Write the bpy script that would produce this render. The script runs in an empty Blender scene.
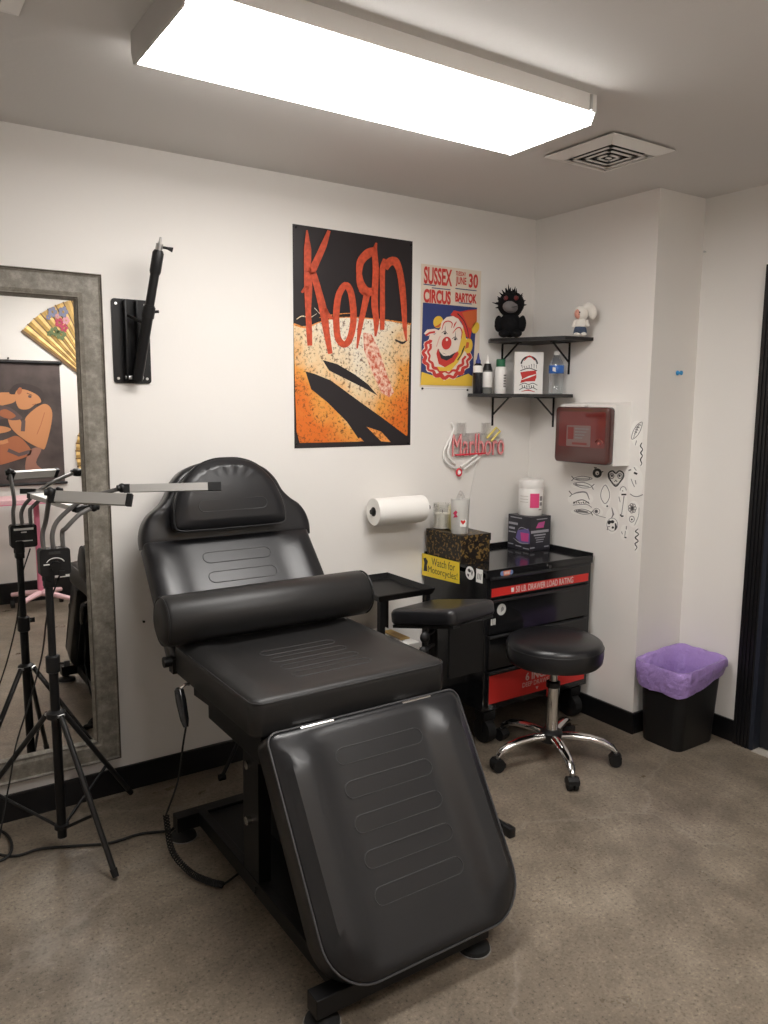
import bpy, bmesh, math, random
from mathutils import Vector, Matrix
random.seed(7)
S = bpy.context.scene
COL = S.collection
PI = math.pi
V = Vector

# ------------------------------------------------------------------ camera
F_PX = 781.34
PITCH, YAW, ROLL = 0.138646, 0.588867, 0.0067759
CAM = V((-2.90482, -2.98555, 1.52432))
fw = V((math.sin(YAW)*math.cos(PITCH), math.cos(YAW)*math.cos(PITCH), -math.sin(PITCH)))
rt0 = V((math.cos(YAW), -math.sin(YAW), 0)); up0 = rt0.cross(fw)
rt = rt0*math.cos(ROLL) + up0*math.sin(ROLL); up = -rt0*math.sin(ROLL) + up0*math.cos(ROLL)
cd = bpy.data.cameras.new('camera'); cam = bpy.data.objects.new('camera', cd); COL.objects.link(cam)
cd.sensor_fit = 'VERTICAL'; cd.sensor_height = 36.0; cd.lens = 36.0*F_PX/1024
cd.clip_start = 0.05
m3 = Matrix((rt, up, -fw)).transposed()
cam.matrix_world = Matrix.Translation(CAM) @ m3.to_4x4()
S.camera = cam

def W(u, v, ax, val):
    """point of the room seen at (u,v), on the plane where coordinate ax equals val"""
    d = fw + rt*((u-384)/F_PX) + up*((512-v)/F_PX)
    return CAM + d*((val-CAM[ax])/d[ax])

# ------------------------------------------------------------------ world + exposure
wd = bpy.data.worlds.new('world'); S.world = wd; wd.use_nodes = True
wd.node_tree.nodes['Background'].inputs[0].default_value = (0.5, 0.5, 0.5, 1)
wd.node_tree.nodes['Background'].inputs[1].default_value = 0.2
S.view_settings.view_transform = 'Standard'
S.view_settings.look = 'None'
S.view_settings.exposure = 0.95
S.view_settings.gamma = 1.0
S.view_settings.use_curve_mapping = False
LAMP_POWER = 10.5        # radiance of the ceiling fixtures' diffusers
LAMP_COLOR = (1.0, 0.968, 0.935)

# ------------------------------------------------------------------ materials
MATS = {}
def mat(name, rgb, rough=0.5, metal=0.0, bump=None, vary=None, coat=0.0, trans=0.0, ior=1.45, emit=None, spec=0.5, sheen=0.0):
    if name in MATS: return MATS[name]
    m = bpy.data.materials.new(name); m.use_nodes = True
    nt = m.node_tree; b = nt.nodes['Principled BSDF']
    b.inputs['Base Color'].default_value = (*rgb, 1); b.inputs['Roughness'].default_value = rough
    b.inputs['Metallic'].default_value = metal; b.inputs['Coat Weight'].default_value = coat
    b.inputs['Transmission Weight'].default_value = trans; b.inputs['IOR'].default_value = ior
    b.inputs['Specular IOR Level'].default_value = spec; b.inputs['Sheen Weight'].default_value = sheen
    if emit:
        b.inputs['Emission Color'].default_value = (*emit[0], 1); b.inputs['Emission Strength'].default_value = emit[1]
    tc = nt.nodes.new('ShaderNodeTexCoord')
    if vary:
        sc, amt = vary[0], vary[1]
        n = nt.nodes.new('ShaderNodeTexNoise'); n.inputs['Scale'].default_value = sc; n.inputs['Detail'].default_value = 6
        nt.links.new(tc.outputs['Object'], n.inputs['Vector'])
        r = nt.nodes.new('ShaderNodeValToRGB')
        r.color_ramp.elements[0].position = 0.3; r.color_ramp.elements[1].position = 0.7
        r.color_ramp.elements[0].color = (*[c*(1-amt) for c in rgb], 1)
        r.color_ramp.elements[1].color = (*[min(1, c*(1+amt)) for c in rgb], 1)
        nt.links.new(n.outputs['Fac'], r.inputs['Fac']); nt.links.new(r.outputs['Color'], b.inputs['Base Color'])
    if bump:
        n = nt.nodes.new('ShaderNodeTexNoise'); n.inputs['Scale'].default_value = bump[0]; n.inputs['Detail'].default_value = 4
        nt.links.new(tc.outputs['Object'], n.inputs['Vector'])
        bp = nt.nodes.new('ShaderNodeBump'); bp.inputs['Strength'].default_value = bump[1]; bp.inputs['Distance'].default_value = bump[2] if len(bump) > 2 else 0.002
        nt.links.new(n.outputs['Fac'], bp.inputs['Height']); nt.links.new(bp.outputs['Normal'], b.inputs['Normal'])
    MATS[name] = m
    return m

def floor_material():
    m = mat('polished_concrete', (0.2, 0.17, 0.14), 0.42)
    nt = m.node_tree; b = nt.nodes['Principled BSDF']; L = nt.links.new
    tc = nt.nodes.new('ShaderNodeTexCoord')
    def noise(scale, detail=6, rough=0.6):
        n = nt.nodes.new('ShaderNodeTexNoise'); n.inputs['Scale'].default_value = scale
        n.inputs['Detail'].default_value = detail; n.inputs['Roughness'].default_value = rough
        L(tc.outputs['Object'], n.inputs['Vector']); return n
    def ramp(src, stops):
        r = nt.nodes.new('ShaderNodeValToRGB'); e = r.color_ramp.elements
        e[0].position, e[0].color = stops[0][0], (*stops[0][1], 1); e[1].position, e[1].color = stops[-1][0], (*stops[-1][1], 1)
        for p, c in stops[1:-1]:
            x = e.new(p); x.color = (*c, 1)
        L(src, r.inputs['Fac']); return r
    def mix(kind, fac, a, c):
        x = nt.nodes.new('ShaderNodeMix'); x.data_type = 'RGBA'; x.blend_type = kind
        if isinstance(fac, float): x.inputs[0].default_value = fac
        else: L(fac, x.inputs[0])
        L(a, x.inputs[6])
        if isinstance(c, tuple): x.inputs[7].default_value = (*c, 1)
        else: L(c, x.inputs[7])
        return x.outputs[2]
    big = ramp(noise(2.2, 10, 0.7).outputs['Fac'], [(0.32, (0.138, 0.112, 0.085)), (0.5, (0.205, 0.169, 0.129)), (0.68, (0.285, 0.240, 0.187))])
    mid = ramp(noise(9, 6, 0.7).outputs['Fac'], [(0.32, (0.80, 0.80, 0.80)), (0.66, (1.12, 1.12, 1.12))])
    fine = ramp(noise(95, 3, 0.75).outputs['Fac'], [(0.34, (0.35, 0.34, 0.33)), (0.43, (0.95, 0.95, 0.95)), (0.58, (1.05, 1.05, 1.05)), (0.68, (1.5, 1.48, 1.44))])
    c = mix('MULTIPLY', 1.0, big.outputs[0], mid.outputs[0])
    c = mix('MULTIPLY', 0.9, c, fine.outputs[0])
    fine2 = ramp(noise(70, 4, 0.75).outputs['Fac'], [(0.36, (0.6, 0.6, 0.6)), (0.5, (1, 1, 1)), (0.66, (1.3, 1.28, 1.25))])
    c = mix('MULTIPLY', 0.3, c, fine2.outputs[0])
    # hairline cracks and pale scuffs
    vo = nt.nodes.new('ShaderNodeTexVoronoi'); vo.feature = 'DISTANCE_TO_EDGE'; vo.inputs['Scale'].default_value = 0.55
    wob = nt.nodes.new('ShaderNodeMix'); wob.data_type = 'VECTOR'; wob.inputs[0].default_value = 0.16
    L(tc.outputs['Object'], wob.inputs[4]); L(noise(5, 5).outputs['Color'], wob.inputs[5]); L(wob.outputs[1], vo.inputs['Vector'])
    cr = ramp(vo.outputs['Distance'], [(0.0, (0.4, 0.4, 0.4)), (0.0045, (0, 0, 0))])
    c = mix('MIX', cr.outputs[0], c, (0.30, 0.265, 0.22))
    sp = ramp(noise(38, 2).outputs['Fac'], [(0.70, (0, 0, 0)), (0.76, (0.35, 0.35, 0.35))])
    c = mix('MIX', sp.outputs[0], c, (0.38, 0.34, 0.28))
    L(c, b.inputs['Base Color'])
    rr = ramp(noise(4, 6).outputs['Fac'], [(0.3, (0.26, 0.26, 0.26)), (0.7, (0.46, 0.46, 0.46))]); L(rr.outputs[0], b.inputs['Roughness'])
    bp = nt.nodes.new('ShaderNodeBump'); bp.inputs['Strength'].default_value = 0.15; bp.inputs['Distance'].default_value = 0.0015
    L(noise(60, 4).outputs['Fac'], bp.inputs['Height']); L(bp.outputs['Normal'], b.inputs['Normal'])
    return m

M_FLOOR = floor_material()
M_WALL = mat('wall_paint', (0.80, 0.772, 0.735), 0.6, bump=(90, 0.12, 0.002), vary=(1.2, 0.015))
M_CEIL = mat('ceiling_paint', (0.69, 0.67, 0.645), 0.7, bump=(60, 0.15, 0.003))
M_BASE = mat('black_gloss_trim', (0.007, 0.007, 0.008), 0.3, bump=(30, 0.2, 0.002))
M_LEATHER = mat('black_leather', (0.012, 0.012, 0.0135), 0.31, bump=(220, 0.14, 0.001), spec=0.55)
M_LEATHER_D = mat('black_leather_side', (0.014, 0.014, 0.015), 0.45, bump=(220, 0.18, 0.001))
M_PIPING = mat('grey_piping', (0.055, 0.055, 0.058), 0.35)
M_STITCH = mat('stitching', (0.04, 0.04, 0.042), 0.5)
M_LEATHER_M = mat('matte_black_leather', (0.014, 0.0135, 0.0135), 0.43, bump=(180, 0.2, 0.001), spec=0.5)
M_BLACKM = mat('black_metal', (0.006, 0.006, 0.0065), 0.4, bump=(80, 0.1, 0.001), spec=0.35)
M_BLACKG = mat('black_gloss_steel', (0.010, 0.010, 0.011), 0.13, spec=0.6)
M_PLAST = mat('black_plastic', (0.009, 0.009, 0.0095), 0.45, spec=0.4)
M_RUBBER = mat('black_rubber', (0.013, 0.013, 0.013), 0.65, spec=0.4)
M_CHROME = mat('chrome', (0.75, 0.74, 0.73), 0.12, 1.0)
M_STEEL = mat('brushed_steel', (0.6, 0.6, 0.6), 0.3, 1.0)
M_WHITEM = mat('white_enamel', (0.78, 0.76, 0.73), 0.4)
M_WHITEP = mat('white_plastic', (0.82, 0.80, 0.77), 0.35)
M_PAPER = mat('white_paper', (0.85, 0.83, 0.79), 0.8, bump=(150, 0.2, 0.001))
M_INK = mat('black_ink', (0.03, 0.03, 0.03), 0.7)
M_GREYINK = mat('grey_ink', (0.22, 0.21, 0.21), 0.7)
M_RED = mat('red_print', (0.55, 0.025, 0.02), 0.4)
M_BRRED = mat('bright_red', (0.62, 0.03, 0.03), 0.35)
M_YEL = mat('yellow_print', (0.85, 0.55, 0.04), 0.45)
M_WHITEPR = mat('white_print', (0.8, 0.79, 0.76), 0.5)
M_PINKPR = mat('pink_print', (0.78, 0.07, 0.22), 0.45)
M_CLEAR = mat('clear_plastic', (0.95, 0.96, 0.96), 0.06, trans=1.0, ior=1.2)
def thin_clear(name, tint, gloss=0.10, rough=0.05):
    """thin clear sheet: lets light straight through, with a Fresnel sheen"""
    m = bpy.data.materials.new(name); m.use_nodes = True; nt = m.node_tree; nt.nodes.clear(); L = nt.links.new
    o = nt.nodes.new('ShaderNodeOutputMaterial'); mx = nt.nodes.new('ShaderNodeMixShader')
    tr = nt.nodes.new('ShaderNodeBsdfTransparent'); tr.inputs[0].default_value = (*tint, 1)
    gl = nt.nodes.new('ShaderNodeBsdfGlossy'); gl.inputs['Roughness'].default_value = rough; gl.inputs[0].default_value = (0.95, 0.96, 0.97, 1)
    lw = nt.nodes.new('ShaderNodeLayerWeight'); lw.inputs[0].default_value = 0.35
    ad = nt.nodes.new('ShaderNodeMath'); ad.operation = 'MULTIPLY_ADD'; ad.inputs[1].default_value = 0.55; ad.inputs[2].default_value = gloss; ad.use_clamp = True
    L(lw.outputs['Facing'], ad.inputs[0]); L(ad.outputs[0], mx.inputs[0]); L(tr.outputs[0], mx.inputs[1]); L(gl.outputs[0], mx.inputs[2]); L(mx.outputs[0], o.inputs[0])
    return m
M_GLASS = thin_clear('thin_clear_glass', (0.97, 0.97, 0.96), 0.06)
M_FROST = mat('frosted_acrylic', (0.85, 0.84, 0.81), 0.35, trans=0.55, ior=1.3)
M_MIRROR = mat('mirror_silver', (0.86, 0.86, 0.85), 0.005, 1.0)
M_GREYTUBE = mat('grey_gooseneck', (0.16, 0.155, 0.15), 0.35, 0.5)
M_ALU = mat('satin_aluminium', (0.50, 0.49, 0.47), 0.38, 0.6)
M_DIFF = mat('lamp_diffuser', (0.9, 0.9, 0.88), 0.4, emit=(LAMP_COLOR, LAMP_POWER))

def frame_wood():
    m = mat('weathered_silver_wood', (0.2, 0.18, 0.15), 0.55)
    nt = m.node_tree; b = nt.nodes['Principled BSDF']; L = nt.links.new
    tc = nt.nodes.new('ShaderNodeTexCoord')
    a = nt.nodes.new('ShaderNodeTexNoise'); a.inputs['Scale'].default_value = 26; a.inputs['Detail'].default_value = 9; a.inputs['Roughness'].default_value = 0.75
    L(tc.outputs['Object'], a.inputs['Vector'])
    r = nt.nodes.new('ShaderNodeValToRGB'); e = r.color_ramp.elements
    e[0].position = 0.3; e[0].color = (0.115, 0.10, 0.08, 1); e[1].position = 0.72; e[1].color = (0.34, 0.315, 0.27, 1)
    x = e.new(0.5); x.color = (0.20, 0.182, 0.15, 1)
    L(a.outputs['Fac'], r.inputs['Fac']); L(r.outputs['Color'], b.inputs['Base Color'])
    bp = nt.nodes.new('ShaderNodeBump'); bp.inputs['Strength'].default_value = 0.5; bp.inputs['Distance'].default_value = 0.002
    L(a.outputs['Fac'], bp.inputs['Height']); L(bp.outputs['Normal'], b.inputs['Normal'])
    return m
M_FRAME = frame_wood()

def two_tone(name, c0, c1, scale, lo, hi, rough=0.5, kind='noise', detail=4):
    m = mat(name, c0, rough); nt = m.node_tree; b = nt.nodes['Principled BSDF']; L = nt.links.new
    tc = nt.nodes.new('ShaderNodeTexCoord')
    if kind == 'noise':
        a = nt.nodes.new('ShaderNodeTexNoise'); a.inputs['Detail'].default_value = detail; out = 'Fac'; a.inputs['Roughness'].default_value = 0.7
    else:
        a = nt.nodes.new('ShaderNodeTexVoronoi'); out = 'Distance'
    a.inputs['Scale'].default_value = scale
    L(tc.outputs['Object'], a.inputs['Vector'])
    r = nt.nodes.new('ShaderNodeValToRGB'); e = r.color_ramp.elements
    e[0].position = lo; e[0].color = (*c0, 1); e[1].position = hi; e[1].color = (*c1, 1)
    L(a.outputs[out], r.inputs['Fac']); L(r.outputs['Color'], b.inputs['Base Color'])
    return m

# ------------------------------------------------------------------ mesh helpers
def new(): return bmesh.new()

def box(bm, lo, hi, M=None, bev=0.0, seg=2):
    x0, y0, z0 = lo; x1, y1, z1 = hi
    t = bmesh.new()
    vs = [t.verts.new(p) for p in ((x0,y0,z0),(x1,y0,z0),(x1,y1,z0),(x0,y1,z0),(x0,y0,z1),(x1,y0,z1),(x1,y1,z1),(x0,y1,z1))]
    for f in ((0,3,2,1),(4,5,6,7),(0,1,5,4),(1,2,6,5),(2,3,7,6),(3,0,4,7)): t.faces.new([vs[i] for i in f])
    if bev > 0: bmesh.ops.bevel(t, geom=t.edges[:], offset=bev, segments=seg, affect='EDGES', profile=0.5)
    merge(bm, t, M)
    return bm

def merge(bm, t, M=None):
    mp = {}
    for v in t.verts: mp[v] = bm.verts.new(M @ v.co if M else v.co)
    for f in t.faces:
        try:
            g = bm.faces.new([mp[v] for v in f.verts]); g.material_index = f.material_index
        except ValueError: pass
    t.free()

def ring(c, U, Vv, r, n, ph=0.0):
    return [c + U*(r*math.cos(2*PI*i/n+ph)) + Vv*(r*math.sin(2*PI*i/n+ph)) for i in range(n)]

def loft(bm, rings, cap0=True, cap1=True, closed=False):
    R = [[bm.verts.new(p) for p in r] for r in rings]
    n = len(R[0]); k = len(R)
    for j in range(k if closed else k-1):
        a, b = R[j], R[(j+1) % k]
        for i in range(n):
            bm.faces.new((a[i], a[(i+1) % n], b[(i+1) % n], b[i]))
    if not closed:
        if cap0: bm.faces.new(R[0][::-1])
        if cap1: bm.faces.new(R[-1])
    return bm

def basis(d):
    d = d.normalized(); a = V((0,0,1)) if abs(d.z) < 0.9 else V((1,0,0))
    u = d.cross(a).normalized(); return u, d.cross(u).normalized()

def cyl(bm, p0, p1, r0, r1=None, n=16):
    p0, p1 = V(p0), V(p1); r1 = r0 if r1 is None else r1
    u, w = basis(p1-p0)
    return loft(bm, [ring(p0, u, w, r0, n), ring(p1, u, w, r1, n)])

def smooth_path(pts, sub=6, closed=False):
    P = [V(p) for p in pts]; out = []; n = len(P)
    rng = n if closed else n-1
    for i in range(rng):
        p1, p2 = P[i], P[(i+1) % n]
        p0 = P[i-1] if (i > 0 or closed) else p1*2-p2
        p3 = P[(i+2) % n] if (i+2 < n or closed) else p2*2-p1
        for k in range(sub):
            t = k/sub
            out.append(0.5*((2*p1)+(p2-p0)*t+(2*p0-5*p1+4*p2-p3)*t*t+(3*p1-p0-3*p2+p3)*t**3))
    if not closed: out.append(P[-1])
    return out

def tube(bm, pts, r, n=8, closed=False):
    P = [V(p) for p in pts]; k = len(P)
    rs = r if isinstance(r, (list, tuple)) else [r]*k
    T = []
    for i in range(k):
        a = P[i-1] if (i > 0 or closed) else P[i]
        b = P[(i+1) % k] if (i < k-1 or closed) else P[i]
        d = b-a
        T.append(d.normalized() if d.length > 1e-9 else V((0,0,1)))
    u, w = basis(T[0]); rings = []
    for i in range(k):
        u = (u - T[i]*u.dot(T[i])).normalized(); w = T[i].cross(u)
        rings.append(ring(P[i], u, w, rs[i], n))
    return loft(bm, rings, closed=closed)

def lathe(bm, prof, c, n=24, axis=V((0,0,1))):
    """prof: list of (radius, height along axis)"""
    c = V(c); u, w = basis(axis)
    if abs(axis.z) > 0.9: u, w = V((1,0,0)), V((0,1,0))
    rings = [ring(c+axis*h, u, w, max(r, 0.0004), n) for r, h in prof]
    return loft(bm, rings)

def prism(bm, poly, fr, d0, d1):
    """poly in frame coordinates (a,b); fr = (O,U,Vv,N)"""
    O, U, Vv, N = fr
    loft(bm, [[O+U*a+Vv*b+N*d0 for a, b in poly], [O+U*a+Vv*b+N*d1 for a, b in poly]])
    return bm

def roundpoly(pts, radii, n=6, maxlen=0.03):
    out = []; k = len(pts)
    for i in range(k):
        p = V((*pts[i], 0)); a = V((*pts[i-1], 0)); b = V((*pts[(i+1) % k], 0)); r = radii[i] if isinstance(radii, (list, tuple)) else radii
        d1 = (a-p).normalized(); d2 = (b-p).normalized()
        if r <= 0: out.append(p); continue
        ang = d1.angle(d2); t = r/math.tan(ang/2); c = p+(d1+d2).normalized()*(r/math.sin(ang/2))
        s = p+d1*t-c; e = p+d2*t-c
        for j in range(n+1):
            q = s.lerp(e, j/n); out.append(c+q.normalized()*r)
    res = []
    for i in range(len(out)):
        a, b = out[i], out[(i+1) % len(out)]; L = (b-a).length; m = max(1, int(L/maxlen))
        for j in range(m):
            q = a.lerp(b, j/m); res.append((q.x, q.y))
    return res

def cushion(bm, outline, thick, fr, hf=None, er=0.018, nin=9):
    O, U, Vv, N = fr
    us = [p[0] for p in outline]; vs = [p[1] for p in outline]
    cu, cv = (min(us)+max(us))/2, (min(vs)+max(vs))/2; hu, hv = (max(us)-min(us))/2, (max(vs)-min(vs))/2
    lay = [(er*0.7, 0.0, 0), (er*0.2, er*0.25, 0), (0, er*0.8, 0), (0, thick-er*1.1, 0), (er*0.12, thick-er*0.6, 0), (er*0.45, thick-er*0.2, 0), (er, thick, 0)]
    rings = []
    for ins, h, _ in lay:
        rings.append([O+U*(cu+(u-cu)*(1-ins/hu))+Vv*(cv+(v-cv)*(1-ins/hv))+N*h for u, v in outline])
    k0u, k0v = 1-er/hu, 1-er/hv
    for j in range(1, nin+1):
        s = 1-j/(nin+0.5); R = []
        for u, v in outline:
            uu, vv = cu+(u-cu)*k0u*s, cv+(v-cv)*k0v*s
            h = hf((uu-cu)/hu, (vv-cv)/hv) if hf else 0
            R.append(O+U*uu+Vv*vv+N*(thick+h))
        rings.append(R)
    loft(bm, rings)
    return bm

def stadium(w, h, n=8):
    r = h/2; a = w/2-r; out = []
    for s in (1, -1):
        for i in range(n+1):
            t = -PI/2+PI*i/n
            out.append((s*(a+r*math.cos(t)), s*(r*math.sin(t))))
    return out

def stitch_loop(bm, fr, cu, cv, w, h, depth, r=0.0016):
    O, U, Vv, N = fr
    pts = []
    for u, v in stadium(w, h):
        d = depth(cu+u, cv+v) if callable(depth) else depth
        pts.append(O+U*(cu+u)+Vv*(cv+v)+N*d)
    return tube(bm, pts, r, 5, closed=True)

# ------------------------------------------------------------------ object helpers
def wloc(o):
    l = V((0,0,0))
    while o is not None: l += o.location; o = o.parent
    return l

def link(name, bm, mats, parent=None, loc=(0,0,0), smooth=True, angle=40):
    me = bpy.data.meshes.new(name)
    bmesh.ops.recalc_face_normals(bm, faces=bm.faces[:])
    off = V(loc) + (wloc(parent) if parent else V((0,0,0)))
    bmesh.ops.translate(bm, verts=bm.verts[:], vec=-off)
    bm.to_mesh(me); bm.free()
    for m in (mats if isinstance(mats, (list, tuple)) else [mats]): me.materials.append(m)
    if smooth:
        me.polygons.foreach_set('use_smooth', [True]*len(me.polygons))
        me.set_sharp_from_angle(angle=math.radians(angle))
    o = bpy.data.objects.new(name, me); COL.objects.link(o); o.location = V(loc)
    if parent: o.parent = parent
    return o

def part(name, bm, m, parent, label=None, smooth=True, angle=40):
    o = link(name, bm, m, parent, smooth=smooth, angle=angle)
    if label: o['label'] = label
    return o

def tag(o, label, cat=None, group=None, kind=None):
    o['label'] = label
    if cat: o['category'] = cat
    if group: o['group'] = group
    if kind: o['kind'] = kind
    return o

def thing(name, label, cat, loc, group=None):
    o = bpy.data.objects.new(name, None); COL.objects.link(o); o.location = V(loc); o.empty_display_size = 0.05
    return tag(o, label, cat, group)

def solo(name, bm, m, label, cat, loc, group=None, smooth=True):
    return tag(link(name, bm, m, None, loc, smooth=smooth), label, cat, group)

def struct(name, bm, m, label=None, parent=None, smooth=False):
    o = link(name, bm, m, parent, smooth=smooth)
    if parent is None: o['kind'] = 'structure'
    if label: o['label'] = label
    return o

def text_bm(bm, s, fr, w, h, depth=0.0003, d0=0.0, bold=0.0, mi=0, center=True):
    """lettering fitted into a w x h box; fr=(O,U,V,N), O is the box centre"""
    cu = bpy.data.curves.new('lettering', 'FONT'); cu.body = s; cu.resolution_u = 4; cu.offset = bold
    ob = bpy.data.objects.new('lettering', cu); COL.objects.link(ob)
    me = ob.to_mesh()
    vs = [v.co.copy() for v in me.vertices]; fs = [list(p.vertices) for p in me.polygons]
    ob.to_mesh_clear(); bpy.data.objects.remove(ob); bpy.data.curves.remove(cu)
    if not vs: return
    x0, x1 = min(v.x for v in vs), max(v.x for v in vs); y0, y1 = min(v.y for v in vs), max(v.y for v in vs)
    O, U, Vv, N = fr
    pts = [O+U*(((v.x-x0)/(x1-x0)-0.5)*w)+Vv*(((v.y-y0)/(y1-y0)-0.5)*h) for v in vs]
    top = [bm.verts.new(p+N*(d0+depth)) for p in pts]
    for f in fs:
        try: bm.faces.new([top[i] for i in f]).material_index = mi
        except ValueError: pass

class Print:
    """flat print: polygons on a surface given by f(a,b,layer) -> point"""
    def __init__(s, f): s.f = f; s.bm = bmesh.new(); s.mats = []
    def mi(s, m):
        if m not in s.mats: s.mats.append(m)
        return s.mats.index(m)
    def poly(s, pts, m, l=1):
        vs = [s.bm.verts.new(s.f(a, b, l)) for a, b in pts]
        s.bm.faces.new(vs).material_index = s.mi(m)
    def blob(s, pts, m, l=1): s.poly([(p_.x, p_.y) for p_ in smooth_path([(a, b_, 0) for a, b_ in pts], 4, True)], m, l)
    wk = 1.0
    def ell(s, cx, cy, rx, ry, m, l=1, ang=0, n=20, a0=0, a1=2*PI):
        c, d = math.cos(ang), math.sin(ang); pts = []
        full = abs(a1-a0-2*PI) < 1e-6
        for i in range(n if full else n+1):
            t = a0+(a1-a0)*i/n; x, y = rx*math.cos(t), ry*math.sin(t)
            pts.append((cx+x*c-y*d, cy+x*d+y*c))
        s.poly(pts, m, l); return pts
    def stroke(s, pts, w, m, l=1, closed=False, sub=0):
        if sub: pts = [(p.x, p.y) for p in smooth_path([(a, b, 0) for a, b in pts], sub, closed)]
        k = len(pts)
        ws = [x*s.wk for x in w] if isinstance(w, (list, tuple)) else [w*s.wk]*k
        if len(ws) != k: ws = [ws[min(len(ws)-1, int(i*(len(ws)-1)/(k-1)))]*(1-((i*(len(ws)-1)/(k-1)) % 1)) + ws[min(len(ws)-1, int(i*(len(ws)-1)/(k-1))+1)]*((i*(len(ws)-1)/(k-1)) % 1) for i in range(k)]
        A, B = [], []
        for i in range(k):
            p = pts[i-1] if (i > 0 or closed) else pts[i]; q = pts[(i+1) % k] if (i < k-1 or closed) else pts[i]
            dx, dy = q[0]-p[0], q[1]-p[1]; L = math.hypot(dx, dy) or 1
            nx, ny = -dy/L*ws[i]/2, dx/L*ws[i]/2
            A.append(s.bm.verts.new(s.f(pts[i][0]+nx, pts[i][1]+ny, l))); B.append(s.bm.verts.new(s.f(pts[i][0]-nx, pts[i][1]-ny, l)))
        for i in range(k if closed else k-1):
            j = (i+1) % k
            s.bm.faces.new((A[i], A[j], B[j], B[i])).material_index = s.mi(m)
    def ring(s, cx, cy, rx, ry, w, m, l=1, ang=0, n=20, a0=0, a1=2*PI):
        c, d = math.cos(ang), math.sin(ang); full = abs(a1-a0-2*PI) < 1e-6; pts = []
        for i in range(n if full else n+1):
            t = a0+(a1-a0)*i/n; x, y = rx*math.cos(t), ry*math.sin(t); pts.append((cx+x*c-y*d, cy+x*d+y*c))
        s.stroke(pts, w, m, l, closed=full)

def wall_f(x0, y0, sc, ax, val, step=0.0005, sgn=-1):
    return lambda a, b, l: W(x0+a/sc, y0+b/sc, ax, val+sgn*step*l)

X, Y, Z = V((1,0,0)), V((0,1,0)), V((0,0,1))
#=====SPLIT=====
# ================================================================== the room
H = 2.44; XJ = 0.321; YJ = -0.737; YF = -3.42; XL = -4.0
struct('floor', box(new(), (XL, YF, -0.1), (XJ+0.9, 0.0, 0.0)), M_FLOOR, 'brown grey polished concrete floor')
struct('ceiling', box(new(), (XL, YF, H), (XJ+0.9, 0.0, H+0.1)), M_CEIL, 'white painted ceiling')
struct('wall_back', box(new(), (XL, 0.0, -0.1), (0.45, 0.12, H+0.1)), M_WALL, 'white wall behind the treatment chair')
struct('wall_right', box(new(), (0.0, YJ, -0.1), (0.45, 0.0, H+0.1)), M_WALL, 'white boxed-out wall beside the tool chest')
DY0, DY1, DH = -1.135, -1.98, 2.03
b = new()
box(b, (XJ, DY0, 0), (XJ+0.12, YJ, H)); box(b, (XJ, DY1, DH), (XJ+0.12, DY0, H)); box(b, (XJ, YF, 0), (XJ+0.12, DY1, H))
struct('wall_recess', b, M_WALL, 'white recessed wall beside the black door frame')
struct('wall_front', box(new(), (XL, YF-0.1, -0.1), (XJ+0.9, YF, H+0.1)), M_WALL, 'white wall facing the mirror')
struct('wall_left', box(new(), (XL-0.1, YF, -0.1), (XL, 0, H+0.1)), M_WALL, 'white wall at the left end of the room')
BH = 0.102
def bboard(name, lo, hi): struct(name, box(new(), lo, hi, bev=0.003), M_BASE, 'black glossy baseboard')
bboard('baseboard_back', (XL, -0.014, 0), (0, 0, BH))
bboard('baseboard_right', (-0.014, YJ-0.014, 0), (0, -0.014, BH))
bboard('baseboard_corner', (0, YJ-0.014, 0), (XJ, YJ, BH))
bboard('baseboard_recess', (XJ-0.014, -1.056, 0), (XJ, YJ-0.014, BH))
bboard('baseboard_front', (XL, YF, 0), (XJ, YF+0.014, 0.16))
# door in the recess wall
b = new()
box(b, (XJ-0.022, DY0, 0), (XJ, -1.056, DH+0.08), bev=0.003); box(b, (XJ-0.022, DY1-0.08, 0), (XJ, DY1, DH+0.08), bev=0.003)
box(b, (XJ-0.022, DY1, DH), (XJ, DY0, DH+0.08), bev=0.003)
for k in range(4):
    yy = -1.066-k*0.017
    box(b, (XJ-0.027, yy-0.011, 0.002), (XJ-0.022, yy-0.003, DH))
door = struct('door_1', b, M_BASE, 'black fluted door casing at the right edge')
b = new(); box(b, (XJ-0.02, DY0-0.02, 0), (XJ+0.12, DY0, DH)); box(b, (XJ-0.02, DY1, 0), (XJ+0.12, DY1+0.02, DH))
struct('door_jamb', b, mat('dark_blue_black', (0.018, 0.022, 0.032), 0.35), parent=door)
struct('door_slab', box(new(), (XJ+0.03, DY1+0.02, 0.01), (XJ+0.07, DY0-0.02, DH)), mat('black_door', (0.02, 0.021, 0.024), 0.4), parent=door)
struct('threshold', box(new(), (XJ-0.03, DY1+0.02, 0), (XJ+0.03, DY0-0.02, 0.004)), mat('pale_threshold', (0.45, 0.42, 0.37), 0.7), parent=door)

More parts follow.
